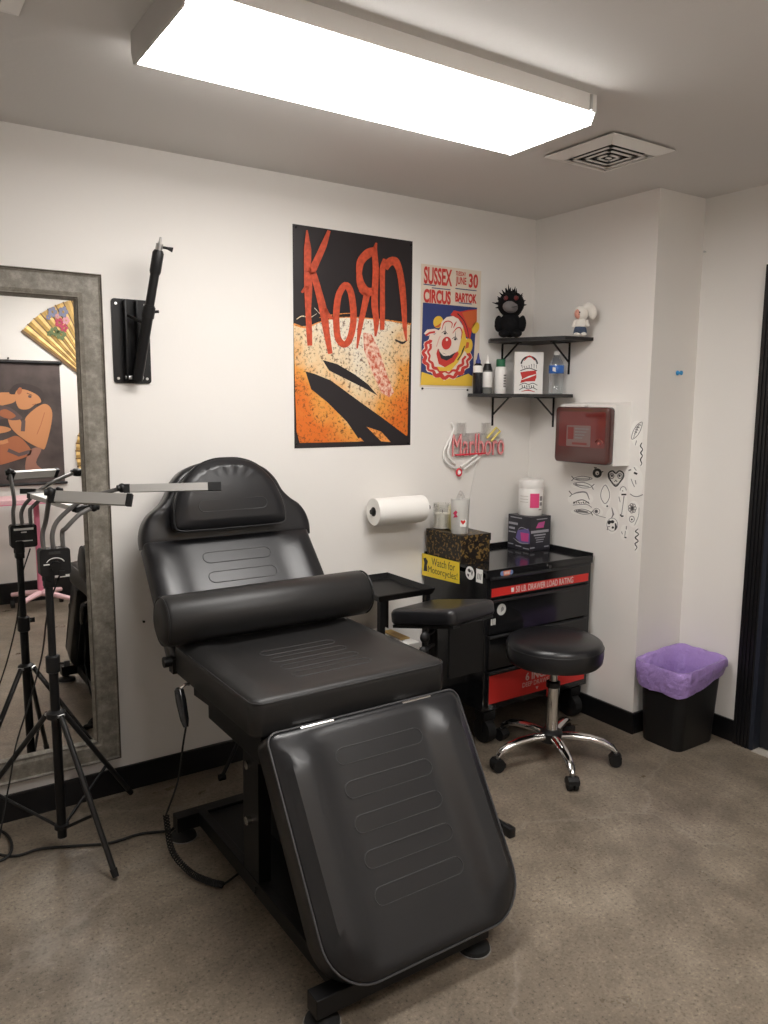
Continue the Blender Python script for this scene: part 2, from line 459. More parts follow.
# ------------------------------------------------------------------ ceiling fixtures
def fixture(x0, x1, y0, y1, label):
    zb = 2.362
    t = thing('ceiling_light', label, 'light', ((x0+x1)/2, (y0+y1)/2, H), 'wraparound ceiling lights')
    b = new(); box(b, (x0, y0-0.005, zb+0.062), (x1, y1+0.005, H)); part('housing', b, M_WHITEM, t)
    # lens: a shallow wrap of acrylic, slightly narrower at the bottom
    prof = [(y0-0.012, zb+0.060), (y0-0.012, zb+0.03), (y0, zb), (y1, zb), (y1+0.012, zb+0.03), (y1+0.012, zb+0.060)]
    b = new(); loft(b, [[V((x0+0.004, y, z)) for y, z in prof], [V((x1-0.004, y, z)) for y, z in prof]]); part('lens', b, M_DIFF, t, smooth=False)
    mend = mat('grey_end_cap', (0.55, 0.53, 0.51), 0.45)
    for xx in (x0-0.006, x1-0.002):
        pf = [(y0-0.016, H-0.001), (y0-0.018, zb+0.03), (y0-0.003, zb-0.003), (y1+0.003, zb-0.003), (y1+0.018, zb+0.03), (y1+0.016, H-0.001)]
        b = new(); loft(b, [[V((xx, y, z)) for y, z in pf], [V((xx+0.006, y, z)) for y, z in pf]])
        part('end_cap', b, mend, t, smooth=False)
    # front and rear metal side rails
    for yy in (y0-0.02, y1+0.014):
        b = new(); box(b, (x0, yy, zb+0.028), (x1, yy+0.006, H-0.001)); part('side_rail', b, M_WHITEM, t, smooth=False)
    b = new(); box(b, (x1-0.030, y0-0.026, zb+0.03), (x1-0.022, y0-0.018, H-0.005)); part('latch', b, M_STEEL, t)
    return t
fixture(-2.265, -1.003, -1.248, -0.895, 'long bright wraparound ceiling light above the black treatment chair')
fixture(-1.95, -0.69, -2.80, -2.447, 'second wraparound ceiling light on the ceiling behind the camera')

# ------------------------------------------------------------------ ceiling vents
M_VENT = mat('vent_white', (0.86, 0.84, 0.81), 0.4)
def vent(x0, x1, y0, y1, label):
    t = thing('ceiling_vent', label, 'vent', ((x0+x1)/2, (y0+y1)/2, H), 'square ceiling vents')
    def sq(b, i0, i1, za, zb_):
        o = [(x0+i0, y0+i0), (x1-i0, y0+i0), (x1-i0, y1-i0), (x0+i0, y1-i0)]; n = [(x0+i1, y0+i1), (x1-i1, y0+i1), (x1-i1, y1-i1), (x0+i1, y1-i1)]
        R = [[V((a, c, za)) for a, c in o], [V((a, c, zb_)) for a, c in n], [V((a, c, zb_+0.003)) for a, c in n], [V((a, c, za+0.003)) for a, c in o]]
        loft(b, R, closed=True)
    b = new(); sq(b, 0, 0.05, H-0.010, H-0.024); part('frame', b, M_VENT, t, smooth=False)
    b = new(); box(b, (x0+0.04, y0+0.04, H-0.002), (x1-0.04, y1-0.04, H-0.0005)); part('backing', b, mat('dark_duct', (0.02, 0.018, 0.017), 0.8), t)
    for k in range(3):
        b = new(); o_ = 0.066+k*0.031
        for lo, hi in (((x0+o_, y0+o_), (x1-o_, y0+o_+0.013)), ((x0+o_, y1-o_-0.013), (x1-o_, y1-o_)), ((x0+o_, y0+o_), (x0+o_+0.013, y1-o_)), ((x1-o_-0.013, y0+o_), (x1-o_, y1-o_))): box(b, (*lo, H-0.024), (*hi, H-0.0225))
        part('slat', b, M_VENT, t, smooth=False)
    b = new(); box(b, (x0+0.155, y0+0.155, H-0.025), (x1-0.155, y1-0.155, H-0.022)); part('centre_plate', b, M_VENT, t)
vent(-0.722, -0.392, -1.095, -0.772, 'white square ceiling vent to the right of the ceiling light')
vent(-2.875, -2.522, -1.185, -0.832, 'ceiling vent cut off by the top left corner of the picture')

# ------------------------------------------------------------------ mirror
MX0, MX1, MZ0, MZ1, MW = -3.03, -2.150, 0.150, 1.972, 0.098
t = thing('wall_mirror', 'tall mirror in a weathered grey wooden frame at the left edge', 'mirror', ((MX0+MX1)/2, -0.02, MZ0))
b = new(); box(b, (MX0+MW-0.01, -0.020, MZ0+MW-0.01), (MX1-MW+0.01, -0.012, MZ1-MW+0.01)); part('glass', b, M_MIRROR, t, smooth=False)
cr = [(MX0, MZ0), (MX1, MZ0), (MX1, MZ1), (MX0, MZ1)]
cc = V(((MX0+MX1)/2, 0, (MZ0+MZ1)/2))
def mit(x, z, ins):
    return (x+(ins if x < cc.x else -ins), z+(ins if z < cc.z else -ins))
for i in range(4):
    a, c = cr[i], cr[(i+1) % 4]
    prof = [(0, 0.0), (0, -0.028), (0.008, -0.034), (0.014, -0.030), (0.070, -0.036), (0.082, -0.032), (0.086, -0.036), (0.092, -0.032), (MW, -0.022), (MW, -0.005)]
    rg = []
    for q in (a, c):
        rg.append([V((mit(q[0], q[1], s)[0], y, mit(q[0], q[1], s)[1])) for s, y in prof])
    b = new(); loft(b, rg); part('frame_rail', b, M_FRAME, t, smooth=False)
ins = 0.093
b = new()
for s in (0.005, 0.088):
    pts = [V((*mit(q[0], q[1], s), 0)) for q in cr]; pts = [V((p.x, -0.0345, p.y)) for p in pts]
    for i in range(4): cyl(b, pts[i], pts[(i+1) % 4], 0.0018, n=6)
part('bead', b, mat('dark_bead', (0.09, 0.075, 0.062), 0.35, 0.4), t)

# ------------------------------------------------------------------ folded boom arm on the wall
t = thing('wall_boom_arm', 'black folding boom arm on a wall plate beside the mirror', 'bracket', (-2.045, 0, 1.74))
b = new(); prism(b, roundpoly([(-0.069, -0.153), (0.069, -0.153), (0.069, 0.153), (-0.069, 0.153)], 0.012), (V((-2.045, 0, 1.743)), X, Z, -Y), 0.0, 0.006); part('wall_plate', b, M_BLACKM, t)
for sx in (-1, 1):
    for sz in (-1, 1):
        b = new(); cyl(b, (-2.045+sx*0.053, -0.006, 1.743+sz*0.135), (-2.045+sx*0.053, -0.0085, 1.743+sz*0.135), 0.005, n=10); part('screw', b, M_STEEL, t)
b = new()
for sx in (-0.030, 0.012): box(b, (-2.045+sx, -0.04, 1.60), (-2.045+sx+0.006, -0.006, 1.89), bev=0.001)
part('channel', b, M_BLACKM, t)
A0, A1 = V((-2.040, -0.045, 1.602)), V((-1.975, -0.155, 2.085))
at = lambda s: A0.lerp(A1, s)
b = new(); tube(b, [at(0), at(0.55)], 0.019, 16); part('lower_tube', b, M_BLACKM, t)
b = new(); tube(b, [at(0.5), at(0.9)], 0.016, 16); part('upper_tube', b, M_PLAST, t)
b = new(); tube(b, [at(0.46), at(0.54)], 0.022, 16); cyl(b, at(0.5), at(0.5)+V((0.035, -0.01, 0.004)), 0.005); part('collar', b, M_PLAST, t)
b = new(); tube(b, [at(0.77), at(0.79), at(0.92), at(0.94)], [0.017, 0.020, 0.020, 0.015], 16); part('clamp', b, M_PLAST, t)
b = new(); tube(b, [at(0.94), at(0.985)], 0.013, 14); tube(b, [at(0.985), at(1.03)], [0.006, 0.004], 10); part('spigot', b, M_STEEL, t)
b = new(); tube(b, [at(0.965), at(0.965)+V((0.028, -0.006, -0.004)), at(0.965)+V((0.045, -0.008, -0.008))], [0.004, 0.005, 0.009], 10); part('wing_knob', b, M_PLAST, t)
b = new(); tube(b, [V((-2.062, -0.03, 1.835)), at(0.42)+V((-0.012, 0, 0))], 0.006, 8); part('brace_link', b, M_BLACKM, t)
b = new(); cyl(b, (-2.078, -0.025, 1.612), (-2.012, -0.025, 1.612), 0.007); part('pivot_bolt', b, M_STEEL, t)

# ------------------------------------------------------------------ band poster (generic artwork, its lettering as it reads)
PK = wall_f(290, 220, 6.144, 1, -0.003)
t = thing('band_poster', 'tall black and orange band poster with scrawled red lettering', 'poster', (-1.07, 0, 1.79))
c4 = [W(292.5, 224, 1, 0), W(413, 241, 1, 0), W(410, 446, 1, 0), W(294, 447, 1, 0)]
x0, x1 = -1.372, -0.766; z0, z1 = 1.330, 2.249
def psheet(x0, x1, z0, z1, curl, yb=-0.0015):
    b = new(); n = 12; rows = []
    for j in range(n+1):
        vv = j/n; row = []
        for i in range(n+1):
            uu = i/n
            y = yb - curl*(abs(2*uu-1)**6*0.6 + abs(2*vv-1)**8*0.4)*0
            row.append(V((x0+(x1-x0)*uu, y, z0+(z1-z0)*vv)))
        rows.append(row)
    R = [[b.verts.new(p) for p in r] for r in rows]
    for j in range(n):
        for i in range(n): b.faces.new((R[j][i], R[j][i+1], R[j+1][i+1], R[j+1][i]))
    ext = bmesh.ops.extrude_face_region(b, geom=b.faces[:])
    bmesh.ops.translate(b, verts=[g for g in ext['geom'] if isinstance(g, bmesh.types.BMVert)], vec=(0, 0.001, 0))
    return b
part('sheet', psheet(x0, x1, z0, z1, 0.01), mat('poster_black', (0.022, 0.018, 0.02), 0.35), t, smooth=False)
M_ORANGE = two_tone('poster_orange_grain', (0.10, 0.025, 0.006), (0.80, 0.30, 0.07), 85, 0.33, 0.52, 0.4)
def poster_ground():
    m = two_tone('poster_ground', (0, 0, 0), (1, 1, 1), 80, 0.34, 0.47, 0.4, detail=5)
    nt = m.node_tree; b = nt.nodes['Principled BSDF']; L = nt.links.new
    r = [n for n in nt.nodes if n.type == 'VALTORGB'][0]
    tc = [n for n in nt.nodes if n.type == 'TEX_COORD'][0]
    sp = nt.nodes.new('ShaderNodeSeparateXYZ'); L(tc.outputs['Object'], sp.inputs[0])
    n = nt.nodes.new('ShaderNodeTexNoise'); n.inputs['Scale'].default_value = 7; n.inputs['Detail'].default_value = 5; L(tc.outputs['Object'], n.inputs['Vector'])
    ax = nt.nodes.new('ShaderNodeMath'); ax.operation = 'ABSOLUTE'; L(sp.outputs[0], ax.inputs[0])
    k = nt.nodes.new('ShaderNodeMath'); k.operation = 'MULTIPLY_ADD'; k.inputs[1].default_value = -1.0; L(sp.outputs[2], k.inputs[0]); L(ax.outputs[0], k.inputs[2])
    k2 = nt.nodes.new('ShaderNodeMath'); k2.operation = 'MULTIPLY_ADD'; k2.inputs[1].default_value = 0.45; L(n.outputs['Fac'], k2.inputs[0]); L(k.outputs[0], k2.inputs[2])
    g = nt.nodes.new('ShaderNodeValToRGB'); e = g.color_ramp.elements
    e[0].position = 0.30; e[0].color = (0.80, 0.72, 0.58, 1); e[1].position = 0.80; e[1].color = (0.70, 0.16, 0.02, 1)
    x = e.new(0.48); x.color = (0.80, 0.60, 0.36, 1); x = e.new(0.62); x.color = (0.78, 0.34, 0.07, 1)
    L(k2.outputs[0], g.inputs['Fac'])
    mx = nt.nodes.new('ShaderNodeMix'); mx.data_type = 'RGBA'; L(r.outputs['Color'], mx.inputs[0]); mx.inputs[6].default_value = (0.10, 0.035, 0.012, 1); L(g.outputs['Color'], mx.inputs[7])
    L(mx.outputs[2], b.inputs['Base Color'])
    return m
M_GROUND = poster_ground()
M_LOGO = mat('poster_red', (0.54, 0.075, 0.03), 0.45, vary=(60, 0.25))
p = Print(PK)
m_bk = mat('poster_black', (0,0,0))
gpts = [(22, 640), (70, 655), (150, 640), (215, 618), (300, 600), (420, 596), (560, 615), (740, 640), (735, 780), (728, 1010), (722, 1322), (690, 1352), (430, 1362), (60, 1370), (40, 1300), (30, 1000)]
p.poly(gpts, M_GROUND, 1)
# generic long dark slanting shadows over the ground
p.poly([(95, 930), (150, 945), (250, 985), (420, 1110), (560, 1210), (720, 1330), (720, 1372), (440, 1372), (350, 1240), (230, 1120), (130, 1040)], m_bk, 2)
p.poly([(200, 860), (290, 885), (400, 950), (480, 1010), (540, 1080), (470, 1040), (360, 985), (240, 925)], m_bk, 2)
p.poly([(470, 1270), (560, 1300), (620, 1365), (560, 1360)], M_ORANGE, 3)
p.poly([(405, 1355), (430, 1335), (455, 1362)], M_ORANGE, 3)
p.stroke([(40, 610), (75, 590), (120, 600), (165, 575)], [4, 8, 5, 2], M_GROUND, 1, sub=4)
p.stroke([(150, 540), (200, 590), (240, 600)], [3, 6, 3], M_GROUND, 1, sub=4)
p.stroke([(180, 600), (250, 585), (330, 575), (400, 572)], [3, 7, 5, 3], M_ORANGE, 1, sub=4)
p.stroke([(645, 735), (690, 755), (720, 740)], [8, 16, 4], m_bk, 2, sub=4)
p.stroke([(22, 640), (100, 660), (190, 625), (330, 598), (560, 612), (742, 640)], [14, 10, 6, 6, 8, 12], M_ORANGE, 2, sub=5)
# the scrawled word
def L_(pts, w): p.stroke(pts, [x*1.15 for x in w], M_LOGO, 4, sub=5)
L_([(104, 62), (108, 180), (108, 290), (112, 420), (112, 560), (118, 680), (122, 772)], [8, 40, 38, 44, 30, 32, 26])
L_([(240, 65), (205, 160), (160, 260), (125, 330)], [18, 34, 38, 46])
L_([(140, 320), (170, 420), (205, 560), (225, 690), (248, 822)], [34, 36, 42, 34, 24])
L_([(70, 445), (95, 425), (120, 400)], [10, 26, 20])
L_([(215, 545), (240, 590), (272, 610)], [20, 22, 10])
p.stroke([(340, 400), (372, 440), (388, 540), (388, 640), (365, 735), (330, 765), (295, 725), (285, 640), (285, 560), (300, 460)], 40, M_LOGO, 4, closed=True, sub=5)
L_([(530, 140), (520, 200), (527, 300), (522, 420), (520, 520), (530, 630), (525, 715)], [10, 30, 34, 34, 36, 30, 10])
L_([(528, 180), (480, 205), (435, 255), (425, 330), (438, 400), (470, 440), (515, 440)], [30, 50, 42, 30, 44, 50, 40])
L_([(428, 430), (450, 450), (470, 455)], [14, 20, 14])
L_([(475, 445), (455, 540), (430, 660), (412, 790)], [36, 32, 26, 8])
L_([(580, 238), (568, 300), (568, 430), (568, 560), (566, 675)], [14, 30, 26, 28, 24])
L_([(585, 300), (610, 260), (645, 255), (672, 310), (690, 420), (700, 540), (705, 650), (715, 742)], [30, 44, 46, 34, 34, 30, 24, 8])
# mottled strip of red and pale print, figure-free
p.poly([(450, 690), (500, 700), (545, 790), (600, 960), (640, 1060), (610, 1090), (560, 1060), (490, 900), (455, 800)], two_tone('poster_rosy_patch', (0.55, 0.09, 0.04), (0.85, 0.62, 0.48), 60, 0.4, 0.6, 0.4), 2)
part('print', p.bm, p.mats, t, smooth=False)
for (u, v) in ((296, 227), (411, 245), (408, 443), (296, 444)):
    q = W(u, v, 1, -0.003); b = new(); lathe(b, [(0.002, 0), (0.006, 0.002), (0.005, 0.006), (0.0015, 0.008)], q, 10, -Y); part('push_pin', b, M_PLAST, t)

# ------------------------------------------------------------------ circus poster
PC = wall_f(418, 300, 11.13, 1, -0.003)
t = thing('circus_poster', 'cream circus poster with a smiling clown and red headline', 'poster', (-0.536, 0, 1.88))
m_cream = mat('poster_cream', (0.74, 0.64, 0.52), 0.6)
part('sheet', psheet(-0.716, -0.357, 1.600, 2.157, 0.0), m_cream, t, smooth=False)
p = Print(PC)
cb = mat('clown_blue', (0.035, 0.05, 0.17), 0.5); cy = mat('clown_yellow', (0.80, 0.52, 0.06), 0.5); cr_ = mat('clown_red', (0.60, 0.05, 0.04), 0.5)
cw = mat('clown_white', (0.82, 0.70, 0.60), 0.5); co = mat('clown_orange', (0.62, 0.13, 0.04), 0.5); cpk = mat('clown_pink', (0.75, 0.42, 0.35), 0.5); ck = mat('clown_black', (0.03, 0.03, 0.035), 0.5)
p.poly([(55, 28), (658, 85), (600, 958), (28, 945)], cb, 1)
p.poly([(40, 800), (200, 850), (420, 870), (560, 820), (608, 850), (600, 958), (28, 945)], cy, 2)
# ruff
def wavy(cx, cy_, rx, ry, amp, nw, a0, a1, n=60, ph=0):
    return [(cx+(rx+amp*math.sin(nw*t_+ph))*math.cos(t_), cy_+(ry+amp*math.sin(nw*t_+ph))*math.sin(t_)) for t_ in [a0+(a1-a0)*i/n for i in range(n+1)]]
p.poly(wavy(320, 610, 278, 275, 14, 16, 0, 2*PI), cw, 3)
p.stroke(wavy(320, 610, 250, 248, 14, 16, -0.1, 3.9), [42, 22, 48, 30, 52, 24, 44, 30, 38], cr_, 4)
p.stroke(wavy(320, 600, 200, 205, 10, 14, 0.1, 3.7), [24, 34, 18, 36, 20, 30], cr_, 4)
p.poly([(65, 375), (100, 330), (190, 320), (240, 340), (200, 370), (110, 400)], cw, 4); p.stroke([(85, 395), (130, 365), (190, 355)], 22, cr_, 5)
# hat
p.poly([(360, 165), (400, 115), (470, 130), (560, 110), (655, 105), (655, 235), (600, 330), (580, 440), (530, 400), (480, 240)], cr_, 5)
p.poly([(490, 140), (655, 105), (655, 235), (600, 320), (560, 300)], co, 6)
p.stroke([(440, 150), (510, 230), (550, 330), (565, 430)], [14, 8, 8, 4], ck, 6, sub=4)
p.ell(640, 310, 40, 65, cy, 6, 0.3)
# hair, ears
p.ell(225, 245, 55, 68, cy, 5, 0.2); p.stroke([(190, 300), (230, 290), (255, 260)], [10, 26, 8], co, 6)
p.ell(560, 510, 48, 85, cy, 5, 0.1); p.stroke([(555, 470), (545, 520), (520, 540)], [30, 40, 10], co, 6)
# head
head = [(250, 310), (265, 240), (320, 190), (390, 178), (450, 210), (500, 290), (530, 400), (520, 500), (480, 590), (420, 690), (340, 770), (260, 780), (210, 720), (200, 620), (215, 520), (190, 400)]
p.poly(head, cw, 7)
p.poly([(530, 400), (540, 470), (520, 560), (450, 690), (360, 790), (240, 790), (210, 740), (290, 750), (370, 690), (450, 560), (480, 430), (500, 300)], cy, 8)
p.poly([(205, 600), (220, 540), (260, 600), (350, 640), (440, 570), (455, 600), (400, 690), (300, 748), (230, 710)], cr_, 9)
p.poly([(225, 540), (260, 580), (350, 620), (420, 580), (380, 640), (320, 675), (255, 650)], ck, 10)
p.stroke([(235, 560), (290, 610), (360, 610)], [8, 22, 8], cw, 11, sub=4)
p.stroke([(205, 520), (235, 430), (250, 400)], 10, cpk, 9, sub=4)
p.ell(318, 480, 54, 72, cr_, 10, 0.15); p.ell(322, 442, 13, 15, cw, 11)
p.stroke([(265, 330), (290, 255), (340, 235), (380, 260), (372, 310)], [6, 12, 14, 12, 6], cr_, 9, sub=4)
p.stroke([(385, 370), (430, 315), (470, 310), (490, 360), (480, 430)], [6, 12, 14, 12, 6], cr_, 9, sub=4)
p.stroke([(395, 310), (410, 270), (430, 240)], [6, 16, 6], cr_, 9)
for ex, ey in ((300, 370), (415, 435)):
    p.stroke([(ex-38, ey-2), (ex, ey-22), (ex+28, ey+10)], [4, 9, 4], ck, 9, sub=4); p.ell(ex, ey+2, 14, 13, ck, 10); p.stroke([(ex+4, ey-85), (ex+2, ey-25)], [2, 6], ck, 9)
p.stroke([(520, 510), (500, 560), (480, 610), (440, 670)], [10, 18, 10, 14], ck, 9, sub=3)
# small print
for a, b_, c_ in ((60, -35, 150), (170, -22, 240), (430, -8, 250)):
    pass
p.stroke([(30, 985), (575, 998)], 2, M_GREYINK, 2)
def head_text(s, cx, cyy, w, h, bold=0.02, slope=0.0):
    O = W(418+cx/11.64, 260+cyy/11.64, 1, -0.0040); text_bm(p.bm, s, (O, X, Z, -Y), w, h, 0.0002, 0, bold, p.mi(cr_))
head_text('SUSSEX', 235, 192, 0.165, 0.078, 0.03); head_text('30', 645, 245, 0.058, 0.066, 0.03)
head_text('TUESDAY', 500, 160, 0.062, 0.020, 0.02); head_text('JUNE', 502, 255, 0.064, 0.044, 0.02)
head_text('CIRCUS', 225, 428, 0.160, 0.062, 0.045); head_text('BARTOK', 560, 443, 0.132, 0.044, 0.045)
for sx, sy, sw in ((135, 290, 0.07), (270, 335, 0.11), (560, 345, 0.13), (550, 505, 0.08)):
    O = W(418+sx/11.64, 260+sy/11.64, 1, -0.0038); box(p.bm, (O.x-sw/2, O.y-0.0002, O.z-0.002), (O.x+sw/2, O.y, O.z+0.002))
part('print', p.bm, p.mats, t, smooth=False)
for (u, v) in ((422, 388.5), (467, 390)):
    q = W(u, v, 1, -0.003); b = new(); lathe(b, [(0.002, 0), (0.005, 0.002), (0.0045, 0.006), (0.0015, 0.008)], q, 10, -Y); part('push_pin', b, M_PLAST, t)
#=====SPLIT=====
# ================================================================== corner shelves
def bracket(parent, base, out, h):
    """triangle bracket: upright on the wall at base (top point), reaching along out"""
    side = out.cross(Z); base = base + out*0.003
    def bar(p, q, w=0.010, d=0.004):
        u = (q-p).normalized(); n = u.cross(side).normalized(); b = new()
        loft(b, [[p+side*w/2*s+n*d/2*c for s, c in ((-1, -1), (1, -1), (1, 1), (-1, 1))], [q+side*w/2*s+n*d/2*c for s, c in ((-1, -1), (1, -1), (1, 1), (-1, 1))]])
        return b
    b = bar(base, base-Z*h); merge(b, bar(base, base+out*0.13)); merge(b, bar(base-Z*h*0.62, base+out*0.115))
    part('bracket', b, M_BLACKM, parent)
def shelf(poly, ztop, th, brs, label):
    cx = sum(a for a, _ in poly)/len(poly); cy = sum(b for _, b in poly)/len(poly)
    t = thing('corner_shelf', label, 'shelf', (cx, cy, ztop-th), 'black corner shelves')
    b = new(); prism(b, poly, (V((0, 0, 0)), X, Y, Z), ztop-th, ztop); part('board', b, mat('black_shelf_board', (0.008, 0.007, 0.007), 0.4), t, smooth=False)
    for base, out, h in brs: bracket(t, base, out, h)
UZ, LZ = 1.837, 1.572
shelf([(-0.001, -0.001), (-0.30, -0.001), (-0.335, -0.055), (-0.17, -0.385), (-0.001, -0.405)], UZ, 0.016,
      [(V((-0.208, 0, UZ-0.018)), -Y, 0.135), (V((0, -0.258, UZ-0.018)), -X, 0.150)], 'upper black corner shelf holding the plush toys')
shelf([(-0.001, -0.001), (-0.425, -0.001), (-0.475, -0.065), (-0.06, -0.345), (-0.001, -0.290)], LZ, 0.015,
      [(V((-0.262, 0, LZ-0.017)), -Y, 0.140), (V((0, -0.165, LZ-0.017)), -X, 0.145)], 'lower black corner shelf holding bottles and a white book')

# --- things on the lower shelf
def bottle(name, label, cat, c, body, bm_mat, cap, cap_mat, lab=None, lab_mat=None, group=None):
    body, cap, lab = [[(r*1.12, h*1.17) for r, h in x] if x else None for x in (body, cap, lab)]
    t = thing(name, label, cat, c, group)
    b = new(); lathe(b, body, c, 20); part('body', b, bm_mat, t)
    b = new(); lathe(b, cap, c, 18); part('cap', b, cap_mat, t)
    if lab:
        b = new(); lathe(b, lab, c, 20); part('label_band', b, lab_mat, t)
    return t
q = W(477.5, 393, 1, -0.055); q.z = LZ
bottle('ink_bottle', 'black ink bottle with a pointed blue cap on the lower shelf', 'bottle', q,
       [(0.019, 0), (0.021, 0.004), (0.021, 0.108), (0.017, 0.118), (0.010, 0.124)], mat('black_ink_bottle', (0.01, 0.01, 0.014), 0.25),
       [(0.011, 0.122), (0.011, 0.134), (0.007, 0.140), (0.002, 0.165)], mat('blue_cap', (0.03, 0.045, 0.22), 0.4),
       [(0.0213, 0.086), (0.0215, 0.0865), (0.0215, 0.113), (0.0213, 0.1135)], M_WHITEPR)
q = W(487.0, 393, 1, -0.075); q.z = LZ
bottle('squeeze_bottle', 'small clear squeeze bottle with white tip and black collar', 'bottle', q,
       [(0.019, 0), (0.021, 0.004), (0.021, 0.095), (0.016, 0.110), (0.010, 0.115)], mat('dark_clear', (0.35, 0.36, 0.34), 0.2, trans=0.6, ior=1.2),
       [(0.012, 0.114), (0.012, 0.130), (0.009, 0.134), (0.005, 0.150), (0.002, 0.156)], M_WHITEP,
       [(0.0213, 0.026), (0.0216, 0.0265), (0.0216, 0.088), (0.0213, 0.0885)], M_WHITEPR)
b = new(); lathe(b, [(0.0237, 0.110), (0.0242, 0.112), (0.019, 0.131), (0.0155, 0.143), (0.014, 0.1435)], q, 20)
part('collar', b, M_PLAST, bpy.data.objects['squeeze_bottle'])
q = W(500.0, 393, 1, -0.09); q.z = LZ
bottle('soap_bottle', 'white bottle with a wide dark green cap on the lower shelf', 'bottle', q,
       [(0.023, 0), (0.025, 0.004), (0.025, 0.098), (0.020, 0.110), (0.017, 0.112)], M_WHITEP,
       [(0.020, 0.111), (0.020, 0.140), (0.018, 0.142)], mat('green_cap', (0.015, 0.13, 0.06), 0.4))
b = new(); O = q+V((0.0, -0.0285, 0.062))
for k in range(5): box(b, (O.x-0.004, O.y-0.001, O.z-0.03+k*0.013), (O.x+0.010, O.y+0.001, O.z-0.022+k*0.013))
part('lettering', b, M_GREYINK, bpy.data.objects['soap_bottle'])

# book, facing the room
q = W(528, 392.5, 1, -0.150); q.z = LZ
fn = V((-0.50, -0.866, 0)); fu = V((0.866, -0.50, 0))
t = thing('white_book', 'white book with a red and black banner design, standing between bottles', 'book', q)
BW, BHt = 0.142, 0.203
fr = (q, fu, Z, fn)
b = new(); prism(b, [(-BW/2, 0), (BW/2, 0), (BW/2, BHt), (-BW/2, BHt)], fr, 0.0, 0.003); prism(b, [(-BW/2, 0), (BW/2, 0), (BW/2, BHt), (-BW/2, BHt)], fr, -0.018, -0.015)
prism(b, [(-BW/2, 0), (-BW/2+0.004, 0), (-BW/2+0.004, BHt), (-BW/2, BHt)], fr, -0.015, 0.0); part('cover', b, M_WHITEP, t, smooth=False)
b = new(); prism(b, [(-BW/2+0.004, 0.003), (BW/2-0.004, 0.003), (BW/2-0.004, BHt-0.003), (-BW/2+0.004, BHt-0.003)], fr, -0.015, 0.0); part('pages', b, M_PAPER, t, smooth=False)
p = Print(lambda a, b_, l: q+fu*((a-75)/150*BW)+Z*((203-b_)/203*BHt)+fn*(0.003+0.0004*l))
# design traced loosely: circle of ornament, red banner, lower ribbon
p.ring(76, 60, 42, 38, 8, M_INK, 1, a0=PI*1.02, a1=PI*1.98); p.stroke([(48, 42), (75, 20), (105, 40)], [3, 8, 3], M_RED, 2, sub=4)
for k in range(7): p.stroke([(36+k*13, 62+6*math.sin(k)), (42+k*12, 80)], [5, 2], M_GREYINK, 1)
p.stroke([(30, 90), (75, 78), (118, 90)], 4, M_INK, 1, sub=4)
p.poly([(30, 98), (70, 92), (112, 88), (116, 120), (108, 140), (60, 142), (32, 150), (40, 125)], M_RED, 1); p.stroke([(38, 134), (75, 120), (112, 108)], [3, 8, 3], M_WHITEPR, 2, sub=3)
p.stroke([(28, 160), (52, 150), (75, 156), (98, 150), (122, 160)], 3, M_INK, 1, sub=4); p.stroke([(28, 182), (52, 172), (75, 178), (98, 172), (122, 182)], 3, M_INK, 1, sub=4)
for k in range(6): p.stroke([(42+k*12, 160), (44+k*12, 172)], 4, M_INK, 1)
p.stroke([(40, 190), (75, 184), (110, 192)], [2, 6, 2], M_RED, 1, sub=3)
part('cover_print', p.bm, p.mats, t, smooth=False)

q = W(555.5, 393, 1, -0.235); q.z = LZ
t = thing('water_bottle', 'small clear plastic water bottle with a blue label', 'bottle', q)
b = new(); lathe(b, [(0.030, 0), (0.036, 0.006), (0.036, 0.034), (0.034, 0.039), (0.036, 0.045), (0.034, 0.056), (0.036, 0.063), (0.034, 0.075), (0.036, 0.084), (0.036, 0.138), (0.032, 0.150), (0.015, 0.182), (0.013, 0.190)], q, 24); part('body', b, thin_clear('thin_water_plastic', (0.90, 0.93, 0.95), 0.10, 0.08), t)
b = new(); lathe(b, [(0.0145, 0.188), (0.0155, 0.189), (0.0155, 0.204), (0.014, 0.206)], q, 18); part('cap', b, M_WHITEP, t)
b = new(); lathe(b, [(0.0362, 0.100), (0.0366, 0.1005), (0.0366, 0.138), (0.0362, 0.1385)], q, 24); part('label_band', b, mat('blue_label', (0.03, 0.13, 0.45), 0.35), t)
b = new(); dirc = (CAM-q); dirc.z = 0; dirc.normalize(); sd = V((-dirc.y, dirc.x, 0))
prism(b, [(-0.018, 0.112), (-0.002, 0.106), (-0.004, 0.126), (-0.018, 0.130)], (q+dirc*0.0368, sd, Z, dirc), -0.004, 0.0006); part('label_mark', b, M_WHITEPR, t)

# --- plush toys on the upper shelf (generic)
def blob(b, c, rx, ry, rz, n=16, m=10, noise=0.0):
    c = V(c); rings = []
    for j in range(m+1):
        th = -PI/2+PI*j/m; r = max(math.cos(th), 0.02)
        R = []
        for i in range(n):
            a = 2*PI*i/n; k = 1+random.uniform(-noise, noise)
            R.append(c+V((rx*r*math.cos(a)*k, ry*r*math.sin(a)*k, rz*math.sin(th)*k)))
        rings.append(R)
    return loft(b, rings)
q = W(510, 337, 1, -0.135); q.z = UZ
toc = (CAM-q); toc.z = 0; toc.normalize(); tos = V((-toc.y, toc.x, 0))
m_bfur = mat('black_plush_fur', (0.006, 0.006, 0.007), 0.9, bump=(120, 0.8, 0.004), spec=0.2)
t = thing('plush_doll', 'round black shaggy plush toy with tufted hair on the upper shelf', 'toy', q); doll = t
b = new(); blob(b, q+V((0, 0, 0.055)), 0.050, 0.045, 0.053, noise=0.03); part('body', b, m_bfur, t)
hc = q+V((0, 0, 0.140))
b = new(); blob(b, hc, 0.060, 0.052, 0.055, noise=0.03)
